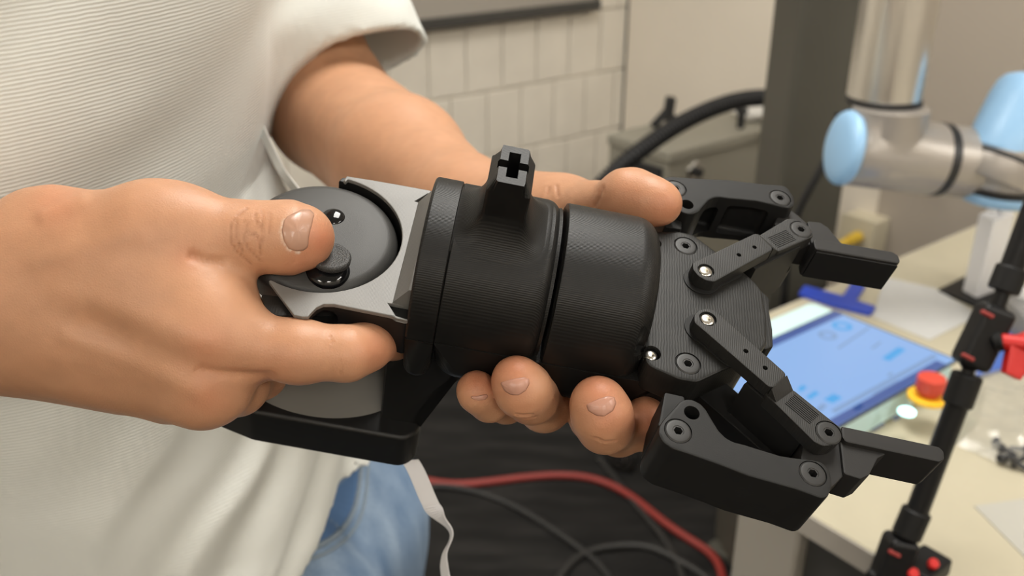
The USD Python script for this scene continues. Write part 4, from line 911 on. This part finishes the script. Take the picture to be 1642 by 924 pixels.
# clear bag of screws
def bagmat():
    n = {'a': ('transparent_bsdf', {'color': (0.97, 0.97, 0.96)}), 'g': ('glossy_bsdf', {'color': (0.9, 0.9, 0.9), 'roughness': 0.15}), 'f': ('fresnel', {'IOR': 1.45}), 'd': ('diffuse_bsdf', {'color': (0.8, 0.79, 0.76)}),
         'm': ('mix_closure', {}), 'm2': ('mix_closure', {'fac': 0.16})}
    return usdkit.material(stage, '/World/Looks/clear_film', n, [('f.fac', 'm.fac'), ('a.transparent', 'm.closure1') if False else ('a.BSDF', 'm.closure1'), ('g.BSDF', 'm.closure2'), ('m.closure', 'm2.closure1'), ('d.BSDF', 'm2.closure2')], surface='m2.closure')
m_bag = bagmat()
bg = Thing('plastic_bag', 'crumpled clear plastic bag lying at right of the table', 'bag', loc=on_z(1600, 690, TZ))
pts = np.array([on_z(x, y, TZ)[:2] for x, y in ((1532, 716), (1560, 606), (1720, 560), (1760, 800), (1650, 772))])
N = 70; uu, vv = np.meshgrid(np.linspace(0, 1, N), np.linspace(0, 1, N))
c4_ = [pts[0], pts[1], pts[2], pts[3] * 0.5 + pts[4] * 0.5]
xy = (c4_[0] * ((1 - uu) * (1 - vv))[..., None] + c4_[1] * ((1 - uu) * vv)[..., None] + c4_[2] * (uu * vv)[..., None] + c4_[3] * (uu * (1 - vv))[..., None])
P_ = np.concatenate([xy * 22, np.zeros((N, N, 1))], -1)
wr = np.abs(meshkit.fbm(P_, 3, 4) - 0.5) * 2
edge = np.minimum(np.minimum(uu, 1 - uu), np.minimum(vv, 1 - vv)); up_ = np.clip(edge * 6, 0, 1)
zt = TZ + 0.0015 + up_ * (0.004 + 0.012 * (1 - wr)); zb = np.full_like(zt, TZ + 0.0006)
def sheet(xy, z): return np.concatenate([xy, z[..., None]], -1).reshape(-1, 3)
ii = np.arange(N * N).reshape(N, N); qf = np.stack([ii[:-1, :-1], ii[:-1, 1:], ii[1:, 1:], ii[1:, :-1]], -1).reshape(-1, 4)
tf_ = np.vstack([qf[:, [0, 1, 2]], qf[:, [0, 2, 3]]])
bg.part('film', trimesh.Trimesh(sheet(xy, zt), tf_, process=False), m_bag, True)
m_nut = mat('dark_zinc', (0.06, 0.06, 0.062), 0.4, metal=0.5)
rs = random.Random(8)
for k, (x, y) in enumerate(((1607, 719), (1618, 728), (1612, 737), (1630, 722), (1636, 740), (1624, 745), (1640, 752))):
    q = on_z(x, y, TZ + 0.004); ax = axes((rs.uniform(-1, 1), rs.uniform(-1, 1), 0.25))
    s_ = Thing('bolt', 'dark bolt among the bolts inside the clear plastic bag', 'bolt', loc=q, group='bolts in the clear bag')
    s_.part('shank', moved(rod((0, 0, -0.007), (0, 0, 0.006), 0.0026, 16, 0.0006), ax, q + [0, 0, 0.002]), m_nut)
    s_.part('head', moved(to_mf(rod((0, 0, 0.006), (0, 0, 0.011), 0.005, 24, 0.0008)) - hexhole(0.004, 0.01).translate((0, 0, 0.0085)), ax, q + [0, 0, 0.002]), m_nut)

# articulated friction arm clamped to the table edge
AZ = 0.745
am = Thing('articulated_arm', 'black articulated holding arm with red lever clamped to table edge', 'holding arm', loc=C(1440, 905, 0.80))
def P3(x, y, z=AZ): return C(x, y, z)
p_low, p_c1, p_c2, p_m0, p_m1, p_u0, p_u1 = P3(1452, 862, 0.79), P3(1470, 822, 0.785), P3(1536, 646, 0.76), P3(1553, 597, 0.755), P3(1605, 478, 0.742), P3(1621, 438, 0.738), P3(1672, 300, 0.725)
am.part('lower_rod', rod(p_c1, p_c2, 0.0092, 32), m_blk)
am.part('lower_collar', rod(C(1450, 866, 0.79) + (C(1470, 822, 0.785) - C(1450, 866, 0.79)) * 0.12, C(1471, 818, 0.785), 0.0122, 32, 0.0015), m_blk2)
am.part('upper_collar', rod(C(1534, 650, 0.76), C(1552, 600, 0.755), 0.0122, 32, 0.0015), m_blk2)
am.part('upper_collar', rod(C(1608, 468, 0.742), C(1624, 428, 0.739), 0.0122, 32, 0.0015), m_blk2)
am.part('upper_rod', rod(C(1622, 432, 0.739), C(1692, 245, 0.718), 0.0092, 32), m_blk)
am.part('ball', moved(trimesh.creation.icosphere(3, 0.0098), None, C(1694, 240, 0.717)), m_blk2)
am.part('joint_body', moved(rbox((0.026, 0.022, 0.045), 0.005), axes(C(1692, 245, 0.718) - C(1622, 432, 0.739), R_CAM[:, 0]), C(1702, 218, 0.714)), m_blk)
am.part('neck', rod(C(1440, 888, 0.793), C(1455, 852, 0.79), 0.0048, 20), m_blk); am.part('neck', rod(C(1547, 610, 0.756), C(1560, 572, 0.753), 0.0052, 20), m_blk)
am.part('neck', rod(C(1592, 510, 0.745), C(1612, 458, 0.74), 0.0060, 20), m_blk)
for x, y, z in ((1558, 577, 0.753), (1594, 503, 0.745), (1438, 894, 0.793)):
    am.part('ball', moved(trimesh.creation.icosphere(3, 0.0098), None, C(x, y, z)), m_blk2)
e0, e1 = C(1553, 588, 0.753), C(1600, 492, 0.744); ed = e1 - e0; el = np.linalg.norm(ed)
Rm = axes(ed, R_CAM[:, 0])
body_ = to_mf(rbox((0.0275, 0.022, el), 0.005)) - to_mf(cbox((-0.02, 0.0075, -0.0006), (0.02, 0.02, 0.0006)))
am.part('joint_body', moved(body_, Rm, (e0 + e1) / 2), m_blk)
am.part('joint_body', moved(rbox((0.026, 0.024, 0.050), 0.005), axes(C(1443, 868, 0.79) - C(1420, 930, 0.8), R_CAM[:, 0]), C(1432, 902, 0.796)), m_blk)
for x, y, z, e in ((1583, 504, 0.7325, 0.006), (1552, 573, 0.741, 0.006), (1434, 888, 0.781, 0.006)):
    am.part('indicator', moved(rbox((0.011, 0.0035, 0.0035), 0.0012), axes(R_CAM[:, 2], C(1600, 510, AZ) - C(1580, 500, AZ)), C(x, y, z)), m_redd, label='red insert')
k0, k1 = C(1592, 549, 0.742), C(1609, 545, 0.738)
am.part('lever_hub', rod(k0, k1, 0.0085, 28, 0.0015), m_blk2)
lv = [C(1604, 547, 0.738), C(1625, 551, 0.735), C(1648, 552, 0.732)]
am.part('lever', [rod(lv[0], lv[2], 0.0062, 20, 0.001), trimesh.Trimesh(np.vstack([C(x, y, z) for z in (0.742, 0.728) for x, y in ((1622, 540), (1644, 528), (1680, 520), (1680, 560), (1650, 575), (1624, 607), (1605, 594), (1612, 560))])).convex_hull if False else moved(ring_slab(smooth_poly([(0, 0.0), (0.022, 0.010), (0.036, 0.011), (0.036, -0.008), (0.020, -0.012), (0.008, -0.032), (-0.004, -0.026), (-0.001, -0.010)], 0.0015), -0.005, 0.005, 0.0015), R_CAM, C(1616, 545, 0.735))], m_red, label='red clamping lever')
am.part('clamp', moved(rbox((0.034, 0.030, 0.030), 0.004), RW, RT(tB - 0.010, TM(*C(1425, 925, 0.80)[:2])[1], TZ + 0.016) if False else C(1425, 938, 0.805)), m_blk)
am.part('clamp_foot', moved(rbox((0.040, 0.028, 0.018), 0.003), RW, C(1482, 912, 0.80)), m_blk)
am.part('clamp_knob', moved(rod((0, 0, 0), (0, 0, 0.006), 0.0045, 20, 0.001), axes(R_CAM[:, 2] + R_CAM[:, 1] * 0.6), C(1494, 906, 0.788)), m_red, label='red knob')
am.part('clamp_knob', moved(rod((0, 0, 0), (0, 0, 0.006), 0.005, 20, 0.001), axes(R_CAM[:, 2] + R_CAM[:, 1] * 0.6), C(1462, 922, 0.788)), m_red, label='red knob')
am.part('clamp_jaw', WB((tB - 0.014, TM(*C(1425, 925, 0.80)[:2])[1] - 0.018, TZ - 0.08), (tB - 0.002, TM(*C(1425, 925, 0.80)[:2])[1] + 0.018, TZ + 0.012), 0.003), m_blk)

#print('PB', PB(1195,633), PB(1181,700), PB(1165,690), PWID, PLEN, SB1)

m_post = mat('olive_grey_post', (0.07, 0.066, 0.053), 0.5, var=0.06, vscale=8)
m_alu = mat('brushed_aluminium', (0.74, 0.72, 0.68), 0.26, metal=1.0)
m_cast = mat('grey_cast_aluminium', (0.36, 0.33, 0.30), 0.38, metal=0.45)
m_cap = mat('light_blue_plastic', (0.27, 0.47, 0.70), 0.35)
m_seal = mat('black_seal', (0.012, 0.012, 0.013), 0.45)
m_logo = mat('cap_mark', (0.05, 0.06, 0.07), 0.5)
pc = np.array([0.497, 1.557])
po_ = Thing('support_post', 'thick olive-grey vertical post between the table and back wall', 'post', loc=(pc[0], pc[1], 0))
hw = 0.058
po_.part('column', moved(ring_slab(Polygon([(-hw, -hw), (hw, -hw), (hw, hw), (-hw, hw)]).buffer(-0.012).buffer(0.012, quad_segs=6), 0.014, 1.95, 0.002), np.array([[0.99, -0.14, 0], [0.14, 0.99, 0], [0, 0, 1]]), (pc[0], pc[1], 0)), m_post, 40)
po_.part('foot', moved(cbox((-0.062, -0.062, 0), (0.062, 0.062, 0.0145), 0.002), RW, (pc[0], pc[1], 0)), m_post)

# robot arm hanging beside the post
rb = Thing('robot_arm', 'silver robot arm with light blue joint caps hanging above the table', 'robot arm', loc=C(1437, 60, 1.2))
zb = 1.2
b0 = C(1417, 160, zb); tube_r = 0.0465
top = b0 + np.array([0, 0, 0.60])
rb.part('upper_tube', rod(b0 + [0, 0, 0.004], top, tube_r, 72), m_alu, 40, label='bright polished upper tube')
rb.part('seal', rod(b0 - [0, 0, 0.004], b0 + [0, 0, 0.005], tube_r + 0.001, 72, 0.001), m_seal)
j = C(1417, 245, zb)
ax1 = C(1642, 270, 1.235) - C(1340, 232, 1.205); ax1 /= np.linalg.norm(ax1)
jr = 0.0465
def at1(t): return j + ax1 * t
tee = to_mf(rod(at1(-0.047), at1(0.068), jr, 72)) + to_mf(moved(lathe([(jr * 0.96, -0.02), (jr * 0.985, 0.03), (tube_r, 0.062), (tube_r, 0.0685)], 72), None, j + (b0 - j) * 0.0))
tee = tee.trim_by_plane((0, 0, -1), -(b0[2] - 0.003))
tm_ = as_tm(tee)
rb.part('elbow_housing', tee, m_cast, 50)
cp_ = [(jr * 0.97, -0.001)] + [(0.0475, 0.002), (0.0478, 0.005), (0.0474, 0.009), (0.045, 0.013), (0.038, 0.0165), (0.025, 0.0185), (0.001, 0.0195)]
rb.part('joint_cap', moved(lathe(cp_, 72), axes(-ax1), at1(-0.047)), m_cap, 60, label='light blue cap on the elbow joint')
rb.part('seal', rod(at1(0.068), at1(0.080), jr + 0.0008, 72, 0.001), m_seal)
rb.part('forearm', rod(at1(0.080), at1(0.150), jr, 72), m_cast, 50)
# wrist: short cylinder across the end of the forearm
wr_ = 0.049
wc_ = C(1606, 262, 1.195); wax = C(1650, 174, 1.185) - wc_; wax /= np.linalg.norm(wax)
ec_ = C(1606, 294, 1.215); ez = np.array([0.02, 0.0, 1.0]); ez /= np.linalg.norm(ez)
rb.part('wrist_housing', to_mf(rod(ec_, ec_ + ez * 0.060, 0.0555, 72, 0.004)) + to_mf(rod(at1(0.148), at1(0.172), jr * 0.98, 72)) + to_mf(rod(wc_ - wax * 0.028, wc_ + wax * 0.001, wr_, 72)), m_cast, 50)
rb.part('seal', rod(wc_, wc_ + wax * 0.007, wr_ + 0.0008, 72, 0.001), m_seal)
rb.part('joint_cap', moved(lathe([(wr_ * 0.98, 0.0)] + [(0.0505, 0.003), (0.052, 0.03), (0.0515, 0.070), (0.049, 0.088), (0.044, 0.097), (0.034, 0.103), (0.018, 0.106), (0.001, 0.1065)], 72), axes(wax), wc_ + wax * 0.007), m_cap, 60, label='large light blue cap on the wrist joint')
rb.part('seal', rod(ec_ - ez * 0.006, ec_, 0.0563, 72, 0.001), m_seal)
rb.part('joint_cap', moved(lathe([(r_ * 1.17, z_) for r_, z_ in cp_], 72), axes(-ez), ec_ - ez * 0.006), m_cap, 60)
# shoulder that carries the tube from the post, above the frame
sh0 = np.array([pc[0], pc[1], top[2] - 0.05]); sh1 = np.array([top[0], top[1], top[2] - 0.05])
d_ = (sh1 - sh0) / np.linalg.norm(sh1 - sh0)
rb.part('shoulder', rod(sh0 + d_ * 0.085, sh1 + d_ * 0.06, 0.055, 64, 0.006), m_cast, 40)
rb.part('mount_plate', moved(cbox((-0.07, -0.07, 0), (0.07, 0.07, 0.012), 0.002), axes(d_, (0, 0, 1)), sh0 + d_ * 0.073), m_seal)

# grey cabinet in the corner with its hose, clip and latch
CH = 0.68
cA, cB, cD = on_z(1073, 243, CH), on_z(998, 209, CH), on_z(1236, 207, CH)
ta, ma = TM(*cA[:2]); tb_, mb = TM(*cB[:2]); td, md = TM(*cD[:2])
m_cab = mat('grey_cabinet', (0.26, 0.245, 0.20), 0.5)
m_cabd = mat('cabinet_dark', (0.012, 0.012, 0.013), 0.6)
cbn = Thing('equipment_cabinet', 'grey metal equipment cabinet standing in the corner behind the gripper', 'cabinet', loc=RT(ta + 0.2, ma + 0.1, 0))
cbn.part('body', WB((ta, ma, 0.03), (td + 0.06, mb, CH - 0.03), 0.004), m_cab)
cbn.part('lid', WB((ta - 0.006, ma - 0.008, CH - 0.029), (td + 0.062, mb + 0.003, CH), 0.004), m_cab)
cbn.part('side_vent', WB((ta - 0.012, ma + 0.015, CH - 0.16), (ta - 0.001, mb - 0.05, CH - 0.045), 0.002), m_cabd, label='black side panel')
for u_ in (0.02, 0.30):
    for w_ in (0.02, 0.15): cbn.part('foot', WB((ta + u_, ma + w_, 0), (ta + u_ + 0.04, ma + w_ + 0.04, 0.031)), m_cabd)
ql = on_plane(1112, 274, RT(0, ma, 0), np.array([*WN, 0]))
mc = np.array([*WN, 0])
latch = axes(mc, (0, 0, 1))
cbn.part('latch', moved(to_mf(lathe([(0.030, -0.001), (0.030, 0.004), (0.026, 0.007), (0.001, 0.0072)], 5)), latch, ql + mc * 0.001), m_alu, 20, label='silver lock plate')
cbn.part('latch_knob', moved(lathe([(0.012, 0), (0.013, 0.015), (0.009, 0.018), (0.001, 0.0185)], 24), latch, ql + mc * 0.008), m_seal)
qc = on_z(1066, 204, CH)
cl = Thing('spring_clamp', 'black spring clamp standing on the grey cabinet', 'clamp', loc=qc)
zq = np.linalg.norm(qc - [0, 0, EYE])
def up(p, h): return p + np.array([0, 0, h])
cl.part('jaw', moved(rbox((0.026, 0.030, 0.062), 0.005), axes((0.1, 0, 1)), up(qc, 0.050) + [0.008, 0, 0]), m_cabd)
cl.part('arm', rod(up(qc, 0.002) + [-0.032, 0.0, 0], up(qc, 0.045) + [0.004, 0, 0], 0.011, 16), m_cabd)
cl.part('arm', rod(up(qc, 0.0) + [0.030, 0.02, 0.012], up(qc, 0.045), 0.010, 16), m_cabd)
cl.part('tip', moved(trimesh.creation.icosphere(3, 0.011), None, up(qc, 0.010) + [-0.006, -0.03, 0.003]), m_alu, label='shiny metal tip')
# corrugated hose
hp = spline([on_z(845, 575, 0.02), on_z(868, 568, 0.03), C(890, 470, 2.42), C(928, 350, 2.10), C(975, 285, 2.03), C(1025, 243, 2.04), C(1080, 205, 2.08), C(1135, 177, 2.12), C(1190, 160, 2.16), C(1245, 157, 2.2), C(1330, 175, 2.25), C(1400, 230, 2.3)], 640)
hr_ = 0.0180 + 0.0020 * np.sign(np.sin(np.arange(640) * np.pi / 2 + 0.3)) 
hs = Thing('corrugated_hose', 'thick black corrugated hose arching over the grey cabinet', 'hose', loc=C(1080, 205, 2.08))
hs.part('hose', tube(hp, hr_, 20), m_cabd, 30)
m_wb = mat('crumpled_white', (0.62, 0.60, 0.56), 0.6, bump=[('noise', 60, 0.8, 0.01)])
qw = on_z(1212, 192, CH)
wbm = trimesh.creation.icosphere(4, 1.0); wbm.vertices *= (0.06, 0.04, 0.022)
wbm.vertices *= (1 + 0.5 * (meshkit.fbm(np.array(wbm.vertices) * 40, 3, 2) - 0.5))[:, None]
single('crumpled_bag', moved(wbm, None, up(qw, 0.020)), m_wb, 'crumpled white bag on the grey cabinet beside the post', 'bag')
qk = on_z(1187, 205, CH)
single('cable_clip', [rod(qk, up(qk, 0.045), 0.010, 16, 0.001), moved(rbox((0.03, 0.02, 0.012), 0.003), None, up(qk, 0.045))], m_cabd, 'short black clip standing on the grey cabinet under the hose', 'clip')
# dark cable down the post
single('post_cable', tube(spline([C(1345, 180, 1.40), C(1330, 245, 1.42), C(1300, 300, 1.45), C(1278, 345, 1.48), C(1262, 420, 1.52), C(1250, 520, 1.6)], 60), 0.0062, 10), m_cabd, 'thin black cable curving down in front of the post', 'cable')
# socket box with yellow plug on the wall
wn3 = np.array([-WD[0], -WD[1], 0]); p0 = RT(0, 0, 0)
qo = on_plane(1398, 368, p0, wn3); to = TM(*qo[:2])
m_beige = mat('beige_box', (0.62, 0.56, 0.42), 0.5)
ob = Thing('socket_box', 'beige wall socket box with yellow cable below the robot arm', 'socket', loc=qo)
ob.part('box', WB((-0.075, to[1] - 0.05, qo[2] - 0.09), (-0.0005, to[1] + 0.05, qo[2] + 0.05), 0.004), m_beige)
ob.part('cover', WB((-0.080, to[1] - 0.054, qo[2] - 0.095), (-0.0755, to[1] + 0.054, qo[2] + 0.055), 0.002), m_beige)
m_yc = mat('yellow_cable', (0.75, 0.50, 0.05), 0.45)
yq = RT(-0.085, to[1], qo[2])
def ro(a, h, o=0.0): return RT(-0.085 - o, to[1] - a, qo[2] + h)
yc = Thing('yellow_cable', 'yellow cable plugged into the beige wall socket box', 'cable', loc=yq)
yc.part('plug', rod(ro(0.016, 0.006, 0.001), ro(0.012, 0.0, 0.045), 0.016, 20, 0.003), m_yc)
yc.part('cord', tube(spline([ro(0.012, 0.0, 0.045), ro(0.002, -0.010, 0.075), ro(-0.018, -0.05, 0.085), ro(-0.026, -0.16, 0.07), ro(-0.02, -0.42, 0.05)], 40), 0.011, 12), m_yc)
# cables on the carpet
m_redc = mat('red_cable', (0.25, 0.026, 0.02), 0.45)
m_blkc = mat('black_cable', (0.016, 0.016, 0.016), 0.5)
m_gryc = mat('dark_grey_cable', (0.024, 0.023, 0.022), 0.5)
def floor_cable(name, pts, r, m, label, h=None):
    P = [on_z(x, y, r) + [0, 0, (h[i] if h else 0)] for i, (x, y) in enumerate(pts)]
    single(name, tube(spline(P, 120), r, 12), m, label, 'cable', smooth=60)
floor_cable('red_cable', [(520, 740), (600, 756), (640, 762), (720, 776), (800, 771), (880, 763), (950, 768), (1010, 795), (1058, 832), (1104, 864), (1143, 892), (1158, 925), (1162, 985)], 0.0085, m_redc, 'red cable snaking across the dark carpet')
floor_cable('floor_cable', [(640, 805), (700, 780), (760, 788), (830, 815), (880, 845), (930, 880), (960, 905), (985, 960)], 0.007, m_blkc, 'thin black cable below the red cable on the carpet', )
floor_cable('floor_cable', [(890, 950), (915, 905), (945, 885), (990, 876), (1040, 878), (1085, 897), (1130, 925), (1160, 960)], 0.0075, m_gryc, 'grey cable looping at the bottom edge of the carpet')
floor_cable('floor_cable', [(960, 735), (985, 765), (1015, 805), (1050, 845), (1080, 890), (1098, 940)], 0.006, m_gryc, 'thin grey cable running down beside the red cable')
# caster of a trolley behind the fingers
kc = on_z(995, 752, 0.0)
cs = Thing('caster_wheel', 'grey swivel caster wheel on the carpet behind the fingertips', 'caster', loc=kc)
cs.part('wheel', moved(lathe([(0.014, -0.013), (0.032, -0.013), (0.0375, -0.008), (0.0375, 0.008), (0.032, 0.013), (0.014, 0.013)], 40), axes((0.5, 0.85, 0)), up(kc, 0.0376)), m_gryc)
cs.part('hub', rod(up(kc, 0.0376) - np.array([0.5, 0.85, 0]) * 0.017, up(kc, 0.0376) + np.array([0.5, 0.85, 0]) * 0.017, 0.016, 24, 0.003), mat('worn_metal', (0.5, 0.48, 0.45), 0.4, metal=0.6))
cs.part('fork', [moved(rbox((0.006, 0.030, 0.060), 0.002), axes((0, 0, 1), (0.5, 0.85, 0)), up(kc, 0.060) + np.array([0.5, 0.85, 0]) * s * 0.021) for s in (-1, 1)] + [moved(rbox((0.050, 0.034, 0.010), 0.003), axes((0, 0, 1), (0.5, 0.85, 0)), up(kc, 0.092))], m_cabd)
cs.part('stem', rod(up(kc, 0.095), up(kc, 0.16), 0.009, 16), m_cabd)
# white ribbon cable hanging from the base block
m_rib = mat('white_ribbon', (0.74, 0.74, 0.77), 0.5)
def ribbon(path, wv, w, th=0.0006):
    p = np.array(path); wv = np.array(wv); wv /= np.linalg.norm(wv, axis=1)[:, None]
    t = np.gradient(p, axis=0); nn = np.cross(t, wv); nn /= np.linalg.norm(nn, axis=1)[:, None]
    rg = [np.array([p[k] - wv[k] * w / 2 - nn[k] * th / 2, p[k] + wv[k] * w / 2 - nn[k] * th / 2, p[k] + wv[k] * w / 2 + nn[k] * th / 2, p[k] - wv[k] * w / 2 + nn[k] * th / 2]) for k in range(len(p))]
    return loft(rg)
zr = 0.445
rp_ = np.array([C(657, 738, zr), C(680, 785, 0.447), C(707, 832, 0.45), C(724, 855, 0.452), C(722, 868, 0.453), C(714, 885, 0.455), C(712, 905, 0.457), C(718, 940, 0.46), C(730, 1000, 0.47)])
rw_ = np.array([C(680, 750, 0.447) - C(652, 752, 0.444)] * 3 + [C(726, 850, 0.447) - C(718, 858, 0.458), C(727, 868, 0.442) - C(718, 870, 0.463), C(724, 880, 0.447) - C(703, 884, 0.460), C(725, 905, 0.452) - C(703, 905, 0.462), C(730, 940, .455) - C(705, 940, .465), C(740, 1000, .465) - C(715, 1000, .475)])
single('ribbon_cable', ribbon(spline(rp_, 80), np.stack([np.interp(np.linspace(0,8,80),range(9),rw_[:,k]) for k in range(3)],1), 0.0085), m_rib, 'flat white ribbon cable hanging from the black base block', 'ribbon cable', smooth=50)

st = spline([C(412, 190, .63), C(428, 226, .60), (C(444, 260, .575)), C(468, 297, .55), C(500, 335, .545), C(540, 380, .54)], 50)
single('strap', ribbon(st, np.tile(C(440, 250, .55) - C(428, 256, .556), (50, 1)), 0.0075, 0.0012), mat('grey_white_strap', (0.42, 0.41, 0.38), 0.7), 'pale grey strap hanging between the shirt and left forearm', 'strap', smooth=50)
